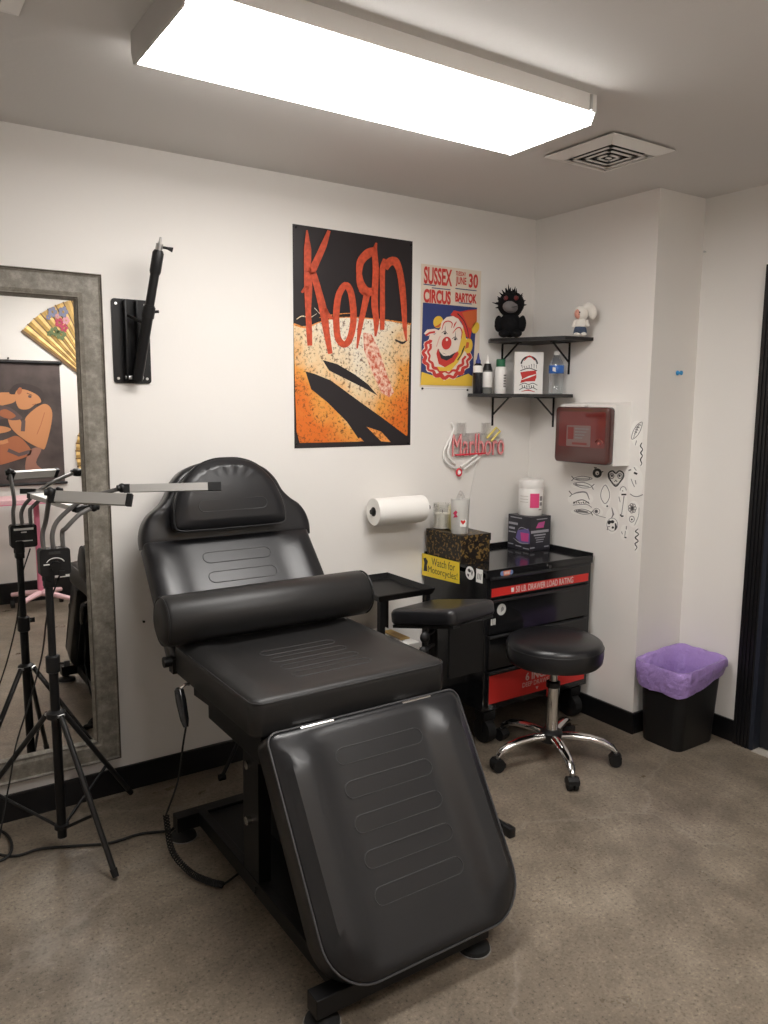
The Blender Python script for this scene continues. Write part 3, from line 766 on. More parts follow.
for k in range(46):
    a = random.uniform(0, 2*PI); e = random.uniform(-0.25, 1.45)
    d = V((math.cos(a)*math.cos(e), math.sin(a)*math.cos(e), math.sin(e)))
    if d.dot(toc) > 0.55 and e < 0.9: continue
    s = hc+V((d.x*0.054, d.y*0.046, d.z*0.050)); ln = random.uniform(0.010, 0.030)
    cyl(b, s, s+(d+V((random.uniform(-.3, .3), random.uniform(-.3, .3), random.uniform(-.1, .3))))*ln, 0.006, 0.0008, 5)
part('head', b, m_bfur, t)
m_gplush = mat('grey_plush', (0.16, 0.15, 0.15), 0.85, bump=(150, 0.5, 0.002))
b = new(); blob(b, hc+toc*0.036+V((0, 0, -0.014)), 0.040, 0.026, 0.026); part('muzzle', b, m_gplush, t, 'plain grey muzzle')
for s in (-1, 1):
    b = new(); blob(b, hc+toc*0.048+tos*s*0.021+V((0, 0, 0.020)), 0.010, 0.009, 0.010, 10, 8); part('eye', b, mat('dark_red_button', (0.14, 0.02, 0.02), 0.3), t)
    b = new(); blob(b, q+tos*s*0.050+toc*0.015+V((0, 0, 0.058)), 0.017, 0.017, 0.034, noise=0.04); part('arm', b, m_bfur, t)
    b = new(); blob(b, q+tos*s*0.026+toc*0.028+V((0, 0, 0.016)), 0.023, 0.025, 0.0165, noise=0.04); part('foot', b, m_bfur, t)
b = new(); tube(b, [hc+toc*0.0625+tos*k*0.0035+V((0, 0, -0.020+abs(k)*0.0007)) for k in range(-8, 9)], 0.0015, 6); part('mouth_seam', b, M_INK, t); doll.scale = (1.12, 1.12, 1.12)

q = W(580, 333.5, 0, -0.095); q.z = UZ
toc = (CAM-q); toc.z = 0; toc.normalize(); tos = V((-toc.y, toc.x, 0))
m_wpl = mat('white_plush', (0.78, 0.74, 0.68), 0.9, bump=(150, 0.5, 0.002), sheen=0.3)
m_den = mat('denim', (0.06, 0.085, 0.14), 0.85, bump=(300, 0.5, 0.001))
t = thing('plush_bunny', 'small white plush with round pink face, drooping ear and denim shorts', 'toy', q)
b = new(); blob(b, q+V((0, 0, 0.055)), 0.026, 0.024, 0.038); part('body', b, m_wpl, t)
b = new(); blob(b, q+V((0, 0, 0.030)), 0.030, 0.027, 0.022)
for s in (-1, 1): cyl(b, q+tos*s*0.014+V((0, 0, 0.03)), q+tos*s*0.015+V((0, 0, 0.008)), 0.015, 0.017, 12)
part('shorts', b, m_den, t)
hc = q+V((0, 0, 0.103))
b = new(); blob(b, hc, 0.037, 0.033, 0.034); part('head', b, m_wpl, t)
b = new(); tube(b, smooth_path([hc+tos*0.012+V((0, 0, 0.020)), hc+tos*0.030+V((0, 0, 0.028)), hc+tos*0.050+V((0, 0, 0.010)), hc+tos*0.056+V((0, 0, -0.026))], 5), [0.014, 0.016, 0.018, 0.020, 0.021, 0.022, 0.022, 0.022, 0.022, 0.022, 0.021, 0.020, 0.019, 0.017, 0.013, 0.006], 12); part('ear', b, m_wpl, t)
b = new(); blob(b, hc+toc*0.022-tos*0.012+V((0, 0, -0.004)), 0.020, 0.014, 0.022); part('face', b, mat('pink_face', (0.70, 0.33, 0.25), 0.6), t, 'round pink face')
for s in (-1, 1):
    b = new(); blob(b, hc+toc*0.036-tos*(0.012+s*0.007)+V((0, 0, 0.002)), 0.0028, 0.0028, 0.004, 8, 6); part('eye', b, M_INK, t)
    b = new(); cyl(b, q+tos*s*0.024+V((0, 0, 0.072)), q+tos*s*0.034+V((0, 0, 0.044)), 0.011, 0.009, 10); part('arm', b, m_wpl, t)
    b = new(); blob(b, q+tos*s*0.015+toc*0.008+V((0, 0, 0.009)), 0.014, 0.017, 0.009, 12, 8); part('foot', b, m_wpl, t)
b = new(); tube(b, [hc+toc*0.0365-tos*(0.012+k*0.002)+V((0, 0, -0.010+abs(k)*0.0008)) for k in range(-3, 4)], 0.0008, 5); part('mouth', b, M_INK, t)

# ================================================================== sharps cabinet
SX, SY0, SY1, SZ0, SZ1 = -0.125, -0.624, -0.300, 1.252, 1.512
t = thing('sharps_cabinet', 'white wall cabinet with a dark red translucent front', 'container', (-0.05, -0.45, 1.39))
b = new(); rg = []
for xx, e in ((-0.0005, 0.018), (-0.085, 0.004)):
    rg.append([V((xx, a, c)) for a, c in ((SY0-e, SZ0-0.004), (SY1+e, SZ0-0.004), (SY1+e, SZ1+0.022 if e > 0.01 else SZ1+0.012), (SY0-e, SZ1+0.022 if e > 0.01 else SZ1+0.012))])
loft(b, rg); part('cabinet', b, M_WHITEP, t, smooth=False)
frS = (V((0, (SY0+SY1)/2, (SZ0+SZ1)/2)), -Y, Z, -X)
hw, hh = (SY1-SY0)/2, (SZ1-SZ0)/2
m_smoke = mat('smoked_red_plastic', (0.085, 0.030, 0.026), 0.16, coat=0.5)
b = new(); cushion(b, roundpoly([(-hw, -hh), (hw, -hh), (hw, hh), (-hw, hh)], 0.018, 5), 0.042, (frS[0]+frS[3]*0.084, *frS[1:]), None, 0.008, 3); part('cover', b, m_smoke, t)
m_bin = mat('red_container', (0.15, 0.026, 0.024), 0.2, coat=0.5)
zf = 0.1265
b = new(); prism(b, roundpoly([(-hw+0.028, -hh+0.075), (hw-0.016, -hh+0.075), (hw-0.016, hh-0.022), (-hw+0.028, hh-0.022)], 0.01, 4), frS, zf, zf+0.0012); part('window', b, m_bin, t, 'brighter red window of the container')
b = new(); prism(b, roundpoly([(-hw+0.078, -hh+0.078), (hw-0.100, -hh+0.078), (hw-0.100, hh-0.085), (-hw+0.078, hh-0.085)], 0.004, 3), frS, zf+0.0012, zf+0.002); part('warning_label', b, mat('grey_pink_label', (0.20, 0.135, 0.125), 0.5), t)
b = new(); prism(b, [(-hw+0.086, -hh+0.110), (-hw+0.122, -hh+0.110), (-hw+0.122, hh-0.093), (-hw+0.086, hh-0.093)], frS, zf+0.002, zf+0.0025)
prism(b, [(-hw+0.115, -hh+0.086), (hw-0.120, -hh+0.086), (hw-0.120, -hh+0.096), (-hw+0.115, -hh+0.096)], frS, zf+0.002, zf+0.0025); part('label_mark', b, mat('dark_red_mark', (0.20, 0.04, 0.035), 0.5), t)
b = new()
for k in range(4): prism(b, [(-hw+0.130, hh-0.098-k*0.014), (hw-0.112-0.012*k, hh-0.098-k*0.014), (hw-0.112-0.012*k, hh-0.103-k*0.014), (-hw+0.130, hh-0.103-k*0.014)], frS, zf+0.002, zf+0.0024)
part('label_print', b, M_GREYINK, t)
b = new(); prism(b, [(0.03, hh-0.048), (hw-0.02, hh-0.048), (hw-0.02, hh-0.030), (0.03, hh-0.030)], frS, zf+0.0012, zf+0.0018); part('inner_rim', b, mat('deep_red', (0.12, 0.008, 0.008), 0.3), t)
b = new(); c = frS[0]+frS[1]*(hw-0.045)+frS[2]*(-hh+0.095)+frS[3]*(zf+0.004)
tube(b, [c+frS[1]*0.024*math.cos(a)+frS[2]*0.020*math.sin(a) for a in [0.2+2.6*i/10 for i in range(11)]], 0.0028, 8); cyl(b, c+frS[3]*-0.003, c+frS[3]*0.004, 0.006); part('lock_ring', b, mat('red_chrome', (0.7, 0.25, 0.22), 0.2, 1.0), t)
b = new(); box(b, (-0.115, -0.47, SZ1), (-0.09, -0.44, SZ1+0.008), bev=0.002); part('top_catch', b, M_WHITEP, t)

# ================================================================== flash drawings stuck to the wall
PD = wall_f(560, 420, 7.31, 0, -0.0006, 0.0004)
def drawing(label, paper, strokes, cen):
    p = Print(PD); p.wk = 1.3
    # cut-out paper with a thickness
    top = [p.bm.verts.new(PD(a, b_, 1)) for a, b_ in paper]; bot = [p.bm.verts.new(PD(a, b_, -1)) for a, b_ in paper]
    k = p.mi(M_PAPER); p.bm.faces.new(top).material_index = k; p.bm.faces.new(bot[::-1]).material_index = k
    for i in range(len(top)): p.bm.faces.new((top[i], bot[i], bot[(i+1) % len(top)], top[(i+1) % len(top)])).material_index = k
    strokes(p)
    tag(link('flash_drawing', p.bm, p.mats, None, W(560+cen[0]/7.31, 420+cen[1]/7.31, 0, 0), smooth=False), label, 'drawing', 'flash drawings on the wall')
def oval(cx, cy, rx, ry, n=18): return [(cx+rx*math.cos(2*PI*i/n), cy+ry*math.sin(2*PI*i/n)) for i in range(n)]
def fish(cx, cy, w, h, flip=1, ang=0.0, fill=False):
    def f(p):
        c, s = math.cos(ang), math.sin(ang); R = lambda a, b_: (cx+a*c-b_*s, cy+a*s+b_*c)
        out = [R(flip*w*x/2, h*y/2) for x, y in ((-1, 0), (-.6, -.7), (0, -1), (.6, -.6), (1, 0), (.6, .6), (0, 1), (-.6, .7))]
        p.stroke(out, 4, M_GREYINK, 2, closed=True, sub=4)
        p.stroke([R(flip*-w/2, 0), R(flip*-w*0.62, -h*.5)], 4, M_INK, 2); p.stroke([R(flip*-w/2, 0), R(flip*-w*0.62, h*.5)], 4, M_INK, 2)
        p.stroke([R(-w*.4, h*.1), R(w*.35, h*.1)], [8, 4], M_GREYINK, 2); p.ell(*R(flip*w*.36, -h*.1), 4, 4, M_INK, 3, n=8)
        if fill: p.stroke([R(-w*.3, -h*.2), R(w*.3, h*.0)], 9, M_GREYINK, 2)
    return f
drawing('line drawing of a slim fish, topmost of the four fish drawings', oval(168, 428, 88, 24), fish(168, 428, 135, 34), (168, 428))
drawing('line drawing of a curved fish below the topmost fish drawing', oval(168, 478, 92, 25), fish(165, 476, 135, 40, -1, 0.15), (168, 478))
def d_shark(p):
    p.stroke([(65, 518), (88, 545), (70, 560)], 5, M_INK, 2); p.stroke([(88, 545), (130, 530), (190, 530), (215, 582)], [4, 8, 8, 4], M_GREYINK, 2, sub=4)
    p.stroke([(95, 610), (130, 590), (170, 585), (215, 610)], 5, M_INK, 2, sub=4)
    for k in range(7): p.stroke([(100+k*17, 598+(k % 2)*8), (110+k*17, 612-(k % 2)*6)], [8, 3], M_INK, 2)
    p.stroke([(95, 622), (150, 618), (200, 618), (232, 640)], 4, M_GREYINK, 2, sub=3)
drawing('drawing of a spiky big-mouthed fish, third fish from the top', oval(150, 578, 95, 52), d_shark, (150, 578))
drawing('drawing of a dark striped fish, lowest of the fish drawings', oval(165, 670, 88, 25), fish(165, 670, 125, 36, -1, 0.12, True), (165, 670))
def d_eye(p):
    p.ring(272, 388, 24, 25, 15, M_INK, 2); p.ell(274, 392, 5, 5, M_INK, 3, n=8)
    p.stroke([(262, 362), (250, 345), (268, 350)], 7, M_INK, 2); p.stroke([(296, 384), (316, 376)], 6, M_INK, 2)
drawing('drawing of a thick black ring eye just below the red cabinet', oval(276, 382, 44, 44), d_eye, (276, 382))
def d_heart(p):
    p.stroke([(408, 390), (385, 372), (358, 385), (355, 415), (375, 450), (408, 485), (440, 450), (464, 415), (460, 385), (432, 372)], 8, M_INK, 2, closed=True, sub=4)
    for s in (-1, 1): p.ring(408+s*30, 410, 16, 18, 5, M_GREYINK, 2); p.ell(408+s*28, 408, 8, 9, M_INK, 3, n=10)
    p.stroke([(398, 452), (408, 440), (418, 452)], 5, M_INK, 2); p.stroke([(388, 465), (408, 475), (428, 463)], 5, M_GREYINK, 2); p.ell(408, 483, 8, 6, M_INK, 3, n=8)
drawing('drawing of a heart-shaped face with two dark eyes', oval(408, 428, 68, 68), d_heart, (408, 428))
def d_leaf(p):
    p.stroke([(330, 475), (302, 520), (300, 570), (330, 612), (360, 570), (358, 520)], 4, M_GREYINK, 2, closed=True, sub=4); p.ell(345, 630, 7, 7, M_INK, 2, n=8)
drawing('drawing of a plain oval leaf outline with a dot under it', oval(332, 552, 42, 92), d_leaf, (332, 552))
def d_swirl(p):
    p.ell(265, 668, 14, 14, M_GREYINK, 2, n=12); p.ell(265, 666, 6, 6, M_INK, 3, n=8); p.ring(267, 668, 24, 22, 3, M_GREYINK, 2); p.stroke([(262, 695), (300, 705), (335, 715)], 3, M_GREYINK, 2)
drawing('tiny swirl drawing beside the lowest fish drawing', oval(275, 675, 40, 34), d_swirl, (275, 675))
def d_mask(p):
    p.ell(360, 748, 12, 16, M_INK, 2, 0.4, 10); p.ell(383, 744, 14, 12, M_INK, 2, 0, 10); p.ell(386, 786, 9, 9, M_INK, 2, 0, 10); p.stroke([(405, 755), (410, 780), (402, 805)], [8, 12, 8], M_INK, 2)
    p.stroke([(345, 805), (350, 780), (365, 780)], 6, M_GREYINK, 2); p.stroke([(378, 640), (390, 690), (375, 720)], [4, 10, 4], M_GREYINK, 2); p.ring(382, 765, 40, 48, 3, M_GREYINK, 2)
drawing('drawing of a skull with black blotches, low in the middle of the sheet', oval(382, 735, 52, 98), d_mask, (382, 735))
def d_torch(p):
    p.ring(462, 515, 22, 28, 4, M_GREYINK, 2, a0=PI, a1=2*PI); p.stroke([(448, 545), (485, 545)], 9, M_INK, 2); p.stroke([(430, 560), (440, 600)], 4, M_GREYINK, 2)
    p.stroke([(468, 555), (460, 620), (450, 690)], [5, 4, 4], M_GREYINK, 2); p.stroke([(440, 690), (452, 705), (464, 700)], 9, M_INK, 2); p.ell(458, 518, 4, 4, M_INK, 2, n=8)
drawing('drawing of a thin torch with a dark foot', oval(458, 600, 34, 118), d_torch, (458, 600))
def d_face(p):
    p.stroke([(512, 540), (535, 555), (565, 560), (606, 545)], 5, M_GREYINK, 2, sub=4); p.stroke([(500, 370), (520, 362)], 8, M_GREYINK, 2); p.stroke([(540, 385), (565, 395)], 11, M_INK, 2)
    p.stroke([(520, 430), (530, 460), (545, 490)], 4, M_GREYINK, 2); p.stroke([(550, 440), (556, 470)], 5, M_GREYINK, 2); p.stroke([(540, 345), (558, 370)], 5, M_GREYINK, 2)
drawing('large pale face drawing beside the heart-shaped face', oval(552, 455, 58, 118), d_face, (552, 455))
def d_flower(p):
    for k in range(7):
        a = 2*PI*k/7; p.ring(528+18*math.cos(a), 645+22*math.sin(a), 12, 14, 4, M_GREYINK, 2, n=10)
    p.ell(528, 645, 10, 12, M_GREYINK, 2, n=10); p.ring(525, 725, 18, 22, 4, M_GREYINK, 2); p.ell(525, 727, 7, 7, M_INK, 2, n=8); p.stroke([(578, 640), (574, 700), (545, 770)], 3, M_GREYINK, 2, sub=3)
drawing('drawing of a honeycomb flower above a dotted oval', oval(538, 688, 48, 100), d_flower, (538, 688))
def d_feather(p):
    p.stroke([(600, 15), (560, 40), (530, 95), (525, 140), (560, 120), (590, 70)], 4, M_GREYINK, 2, closed=True, sub=4)
    for k in range(6): p.stroke([(588-k*9, 28+k*18), (552-k*3, 60+k*14)], 4, M_GREYINK, 2)
    for k in range(4): p.stroke([(592-k*10, 40+k*18), (570-k*8, 32+k*18)], 4, M_INK if k % 2 else M_GREYINK, 2)
    p.stroke([(560, 150), (550, 185)], 4, M_GREYINK, 2)
drawing('drawing of a hatched feather, topmost on the wall edge', oval(562, 98, 46, 96), d_feather, (562, 98))
def d_sq1(p):
    p.stroke([(600, 165), (588, 190), (604, 215), (590, 240), (602, 262), (588, 290), (598, 318), (588, 335)], [4, 7, 5, 8, 5, 7, 5, 3], M_INK, 2, sub=4)
drawing('narrow upright scribble drawing under the feather', oval(596, 250, 18, 95), d_sq1, (596, 250))
def d_sq2(p):
    p.stroke([(572, 795), (552, 815), (575, 835), (550, 860), (572, 885), (548, 905), (562, 930), (548, 955)], [4, 7, 5, 8, 5, 7, 5, 3], M_INK, 2, sub=4)
drawing('narrow upright scribble drawing, lowest on the wall', oval(560, 875, 22, 95), d_sq2, (560, 875))
def d_fig(p):
    p.stroke([(486, 775), (484, 800)], 6, M_GREYINK, 2); p.stroke([(450, 815), (456, 835)], 4, M_GREYINK, 2); p.stroke([(470, 855), (486, 862)], 7, M_INK, 2); p.stroke([(478, 810), (474, 848)], 4, M_GREYINK, 2)
drawing('faint small figure sketch between skull and lowest scribble', oval(470, 822, 30, 58), d_fig, (470, 822))

# blue push pin in the narrow return wall
q = W(677, 373, 1, YJ)
b = new(); lathe(b, [(0.002, 0), (0.011, 0.002), (0.010, 0.006), (0.006, 0.009), (0.006, 0.018), (0.010, 0.021), (0.010, 0.025), (0.006, 0.027)], q, 14, -Y)
solo('push_pin', b, mat('blue_plastic', (0.03, 0.30, 0.62), 0.3), 'bright blue push pin alone in the grey return wall', 'push pin', q)

# ================================================================== unlit neon style sign
NS = 8.533
def NP(a, b_, y=-0.016): return W(430+a/NS, 410+b_/NS, 1, y)
t = thing('neon_sign', 'tube sign of red lettering over a smoking cigarette shape', 'sign', NP(400, 330, 0))
m_acr = thin_clear('thin_clear_acrylic', (0.96, 0.96, 0.96), 0.03)
def backing(pts, y0=-0.010, y1=-0.006):
    b = new(); loft(b, [[NP(a, c, y0) for a, c in pts], [NP(a, c, y1) for a, c in pts]]); return b
part('backing', backing([(200, 205), (420, 190), (630, 245), (635, 385), (400, 400), (205, 400)]), m_acr, t, smooth=False)
for cx in (262, 470):
    b = new(); c = NP(cx, 160, 0); box(b, (c.x-0.027, -0.012, c.z-0.03), (c.x+0.027, -0.0005, c.z+0.03), bev=0.001); part('wall_bracket', b, m_acr, t)
m_tw = mat('white_tube', (0.85, 0.83, 0.80), 0.3); m_tr = mat('red_tube', (0.72, 0.035, 0.06), 0.3); m_ty = mat('yellow_tube', (0.80, 0.66, 0.18), 0.35); m_tp = mat('pink_tube', (0.80, 0.36, 0.36), 0.35)
b = new(); tube(b, smooth_path([NP(*q) for q in ((185, 110), (205, 165), (160, 260), (118, 360), (130, 430), (180, 480), (232, 494))], 6), 0.0055, 8); part('smoke_tube', b, m_tw, t)
b = new(); tube(b, smooth_path([NP(*q) for q in ((192, 190), (172, 280), (155, 360), (175, 420), (222, 462))], 6), 0.0055, 8); part('smoke_tube', b, m_tw, t)
b = new(); tube(b, [NP(*q) for q in ((262, 484), (400, 384))], 0.0055, 8); tube(b, [NP(*q) for q in ((288, 508), (425, 404))], 0.0055, 8); part('cigarette_tube', b, m_tw, t)
b = new(); tube(b, [NP(*q) for q in ((486, 240), (566, 150), (598, 180), (520, 268))], 0.0055, 8); part('filter_tube', b, m_ty, t)
b = new(); c = NP(248, 532); tube(b, [c+X*0.015*math.cos(a)+Z*0.017*math.sin(a) for a in [2*PI*i/20 for i in range(20)]], 0.0045, 8, closed=True); part('ember_tube', b, m_tr, t)
b = new(); cyl(b, NP(248, 532, -0.0145), NP(248, 532, -0.018), 0.010, n=14); part('ember', b, m_tw, t)
def letters(s, cx, cy_, w, h, bold, d0, m, name, dep):
    bm_ = new(); O = NP(cx, cy_, -0.012); text_bm(bm_, s, (O, X, Z, -Y), w, h, dep, 0, bold)
    g = bmesh.ops.extrude_face_region(bm_, geom=bm_.faces[:]); bmesh.ops.translate(bm_, verts=[v for v in g['geom'] if isinstance(v, bmesh.types.BMVert)], vec=(0, -d0, 0))
    part(name, bm_, m, t, smooth=False)
letters('Marlboro', 415, 296, 0.335, 0.110, 0.0, 0.0032, m_tr, 'lettering', 0.0)
letters('Marlboro', 415, 296, 0.334, 0.109, -0.007, 0.0046, m_tp, 'lettering_core', 0.0)
b = new(); tube(b, [NP(*q) for q in ((215, 385), (420, 372), (470, 368))], 0.0045, 6); part('underline_tube', b, m_tr, t)
b = new(); tube(b, smooth_path([NP(410, 410, -0.008), NP(375, 560, -0.006), NP(340, 760, -0.006), NP(325, 860, -0.006)], 5), 0.0016, 6); part('cord', b, m_tw, t)
#=====SPLIT=====
# ================================================================== paper towel roll on the wall
t = thing('towel_holder', 'black rod wall holder inside the paper towel roll', 'holder', (-0.89, 0, 1.04))
TC = V((-0.89, -0.088, 1.043))
b = new(); cyl(b, TC+X*-0.150, TC+X*0.175, 0.011, n=12); part('rod', b, M_PLAST, t)
b = new(); tube(b, smooth_path([TC+X*0.172, TC+X*0.178+Y*0.03, V((-0.712, -0.004, 1.043))], 5), 0.008, 8); part('wall_arm', b, M_PLAST, t)
b = new(); cyl(b, (-0.712, 0, 1.043), (-0.712, -0.006, 1.043), 0.024, n=14); part('wall_flange', b, M_PLAST, t)
t = thing('paper_towel_roll', 'white paper towel roll hanging on the wall beside the boxes', 'paper towel', TC)
b = new(); n = 36; x0, x1 = TC.x-0.136, TC.x+0.132
rg = []
for xx, r in ((x0, 0.021), (x0, 0.060), (x1, 0.060), (x1, 0.021)):
    rg.append([V((xx, TC.y+r*math.cos(2*PI*i/n), TC.z+r*math.sin(2*PI*i/n))) for i in range(n)])
loft(b, rg, closed=True); part('roll', b, M_PAPER, t)
b = new(); a0 = 2.35
pts = [(TC.y+0.0612*math.cos(a), TC.z+0.0612*math.sin(a)) for a in [a0+i*0.2 for i in range(12)]]
e = pts[-1]; pts += [(e[0]+0.006, e[1]-0.006)]
lo = [V((x0-0.004, y, z)) for y, z in pts]; hi = [V((x1-0.002, y, z)) for y, z in pts]
A = [b.verts.new(p_) for p_ in lo]; B = [b.verts.new(p_) for p_ in hi]
for i in range(len(A)-1): b.faces.new((A[i], A[i+1], B[i+1], B[i]))
g = bmesh.ops.extrude_face_region(b, geom=b.faces[:]); bmesh.ops.translate(b, verts=[v for v in g['geom'] if isinstance(v, bmesh.types.BMVert)], vec=(0, -0.0012, -0.0006))
part('loose_sheet', b, M_PAPER, t)
b = new(); rg = []
for xx, r in ((x0-0.001, 0.016), (x0-0.001, 0.021), (x1+0.001, 0.021), (x1+0.001, 0.016)):
    rg.append([V((xx, TC.y+r*math.cos(2*PI*i/20), TC.z+r*math.sin(2*PI*i/20))) for i in range(20)])
loft(b, rg, closed=True); part('cardboard_core', b, mat('dark_core', (0.05, 0.045, 0.04), 0.8), t)

# ================================================================== tool chest
CX0, CX1, CY0, CY1, CZ0, CZ1 = -0.692, -0.024, -0.482, -0.022, 0.163, 0.806
t = thing('tool_chest', 'glossy black rolling tool chest with red drawer strips in the corner', 'tool chest', ((CX0+CX1)/2, (CY0+CY1)/2, 0))
b = new(); box(b, (CX0, CY0+0.01, CZ0), (CX1, CY1, CZ1-0.01), bev=0.003); part('body', b, M_BLACKG, t, smooth=False)
b = new()
box(b, (CX0, CY0, CZ1-0.035), (CX1, CY1, CZ1-0.008), bev=0.004)
for lo, hi in (((CX0, CY1-0.008, CZ1-0.01), (CX1, CY1, CZ1+0.014)), ((CX1-0.008, CY0, CZ1-0.01), (CX1, CY1, CZ1+0.014)), ((CX0, CY0, CZ1-0.01), (CX0+0.006, CY1, CZ1+0.002)), ((CX0, CY0, CZ1-0.01), (CX1, CY0+0.006, CZ1+0.002))): box(b, lo, hi, bev=0.002)
part('top_tray', b, M_BLACKG, t, smooth=False)
yf = CY0
for z0, z1 in ((0.678, 0.770), (0.518, 0.668), (0.356, 0.506), (0.180, 0.344)):
    b = new(); box(b, (CX0+0.018, yf-0.004, z0), (CX1-0.030, yf+0.03, z1), bev=0.003); dr = part('drawer', b, M_BLACKG, t, smooth=False)
    b = new(); prism(b, [(-0.004, 0), (0.014, 0.003), (0.016, 0.010), (0.006, 0.014), (-0.004, 0.014)], (V((CX0+0.018, yf, z1-0.008)), -Y, Z, X), 0, CX1-CX0-0.048); part('pull', b, mat('dark_satin_pull', (0.03, 0.03, 0.031), 0.22, 0.3), dr, smooth=False)
def fr_front(x, z, y=CY0-0.0045): return (V((x, y, z)), X, Z, -Y)
def strip(name, x0, x1, z0, z1, m, y, parent=t):
    b = new(); box(b, (x0, y-0.0006, z0), (x1, y, z1)); return part(name, b, m, parent, smooth=False)
M_PALEPK = mat('pale_pink_print', (0.72, 0.50, 0.46), 0.5)
m_strip = mat('red_strip', (0.62, 0.028, 0.022), 0.35)
strip('red_strip', CX0+0.022, CX1-0.034, 0.688, 0.726, m_strip, yf-0.004)
b = new(); text_bm(b, '50 LB. DRAWER LOAD RATING', fr_front(-0.345, 0.707), 0.365, 0.028, 0.0012, 0, 0.0); part('strip_lettering', b, M_WHITEPR, t, smooth=False)
b = new()
prism(b, [(-0.010, -0.010), (0.006, -0.010), (0.006, 0.010), (-0.010, 0.010)], fr_front(-0.545, 0.707), 0.0008, 0.0012); part('strip_icon', b, M_WHITEPR, t, smooth=False)
strip('red_strip', CX0+0.022, CX1-0.034, 0.200, 0.330, m_strip, yf-0.004)
b = new(); text_bm(b, '6 INCH', fr_front(-0.375, 0.286), 0.150, 0.038, 0.0012, 0, 0.03); part('strip_lettering', b, M_PALEPK, t, smooth=False)
b = new(); text_bm(b, 'DEEP DRAWER', fr_front(-0.375, 0.249), 0.185, 0.022, 0.0012, 0, 0.0)
prism(b, [(0, -0.010), (0.009, 0.004), (-0.009, 0.004)], fr_front(-0.375, 0.222), 0.0008, 0.0012); 
part('strip_arrow', b, M_PALEPK, t, smooth=False)
b = new(); cyl(b, (-0.32, yf-0.001, 0.786), (-0.32, yf-0.008, 0.786), 0.008, n=16); part('lock', b, M_CHROME, t)
# small blue white and red badge
b = new(); prism(b, stadium(0.075, 0.020), fr_front(-0.580, 0.787, yf), 0.0, 0.0008); part('badge', b, mat('badge_blue', (0.16, 0.24, 0.46), 0.4), t)
b = new(); prism(b, [(-0.022, 0.010), (0.022, 0.010), (0.018, -0.010), (0, -0.017), (-0.018, -0.010)], fr_front(-0.580, 0.787, yf), 0.0008, 0.0013); part('badge_shield', b, mat('badge_orange', (0.75, 0.22, 0.12), 0.4), t)
b = new()
for k in (-1, 0, 1): prism(b, [(k*0.011-0.003, -0.006), (k*0.011+0.003, -0.006), (k*0.011+0.003, 0.006), (k*0.011-0.003, 0.006)], fr_front(-0.580, 0.787, yf), 0.0013, 0.0016)
part('badge_print', b, M_WHITEPR, t)
# stickers on the left side
def fr_side(y, z): return (V((CX0, y, z)), -Y, Z, -X)
def sw(u, v): return W(u, v, 0, CX0)
a, c_ = sw(422.5, 553), sw(459, 583)
b = new(); P4 = [sw(422.2, 553), sw(459.5, 562.5), sw(459.5, 584), sw(422.2, 575)]
loft(b, [[V((CX0-0.0001, q.y, q.z)) for q in P4], [V((CX0-0.0008, q.y, q.z)) for q in P4]]); part('bumper_sticker', b, mat('sticker_yellow', (0.85, 0.62, 0.03), 0.4), t, 'yellow bumper sticker')
m4 = sum((q for q in P4), V((0, 0, 0)))/4; wS = abs(P4[1].y-P4[0].y); hS = abs(P4[0].z-P4[3].z)
cs = V((CX0-0.0008, m4.y, m4.z)); ud = V((0, P4[1].y-P4[0].y, P4[1].z-P4[0].z)).normalized()
b = new(); text_bm(b, 'Watch for', (cs+ud*0.022+Z*hS*0.22, ud, Z, -X), wS*0.62, hS*0.34, 0.0004, 0, 0.0); text_bm(b, 'Motorcycles!', (cs+ud*0.018-Z*hS*0.2, ud, Z, -X), wS*0.78, hS*0.38, 0.0004, 0, 0.0)
part('sticker_lettering', b, M_INK, t, smooth=False)
b = new(); frs = (cs-ud*wS*0.42, ud, Z, -X)
prism(b, [(-0.010, -0.034), (0.020, -0.030), (0.016, 0.0), (0.024, 0.018), (0.006, 0.034), (-0.012, 0.028), (-0.004, 0.006)], frs, 0, 0.0004); part('sticker_figure', b, M_INK, t)
b = new(); q = sw(470, 573); prism(b, [(0.030*math.cos(2*PI*i/24), 0.030*math.sin(2*PI*i/24)) for i in range(24)], (V((CX0, q.y, q.z)), -Y, Z, -X), 0.0001, 0.0008); part('round_sticker', b, M_WHITEPR, t)
b = new(); frr = (V((CX0, q.y, q.z)), -Y, Z, -X); prism(b, [(-0.016, 0.012), (-0.006, 0.020), (0.008, 0.012), (0.004, 0.002), (-0.010, 0.004)], frr, 0.0008, 0.0011); prism(b, [(0.012, 0.018), (0.02, 0.008), (0.016, -0.012), (0.010, -0.002)], frr, 0.0008, 0.0011); prism(b, [(-0.016, -0.004), (-0.004, -0.008), (-0.008, -0.020), (-0.018, -0.012)], frr, 0.0008, 0.0011); part('sticker_mark', b, M_INK, t)
b = new(); q = sw(479.5, 576); prism(b, [(-0.022, -0.030), (0.022, -0.030), (0.022, 0.030), (-0.022, 0.030)], (V((CX0, q.y, q.z)), -Y, Z, -X), 0.0001, 0.0008); part('square_sticker', b, M_WHITEPR, t)
b = new(); frr = (V((CX0, q.y, q.z)), -Y, Z, -X)
for k in range(3): prism(b, [(-0.014+k*0.010, -0.016), (-0.009+k*0.010, -0.016), (-0.006+k*0.010, 0.012), (-0.012+k*0.010, 0.008)], frr, 0.0008, 0.0011)
part('sticker_mark', b, M_GREYINK, t)
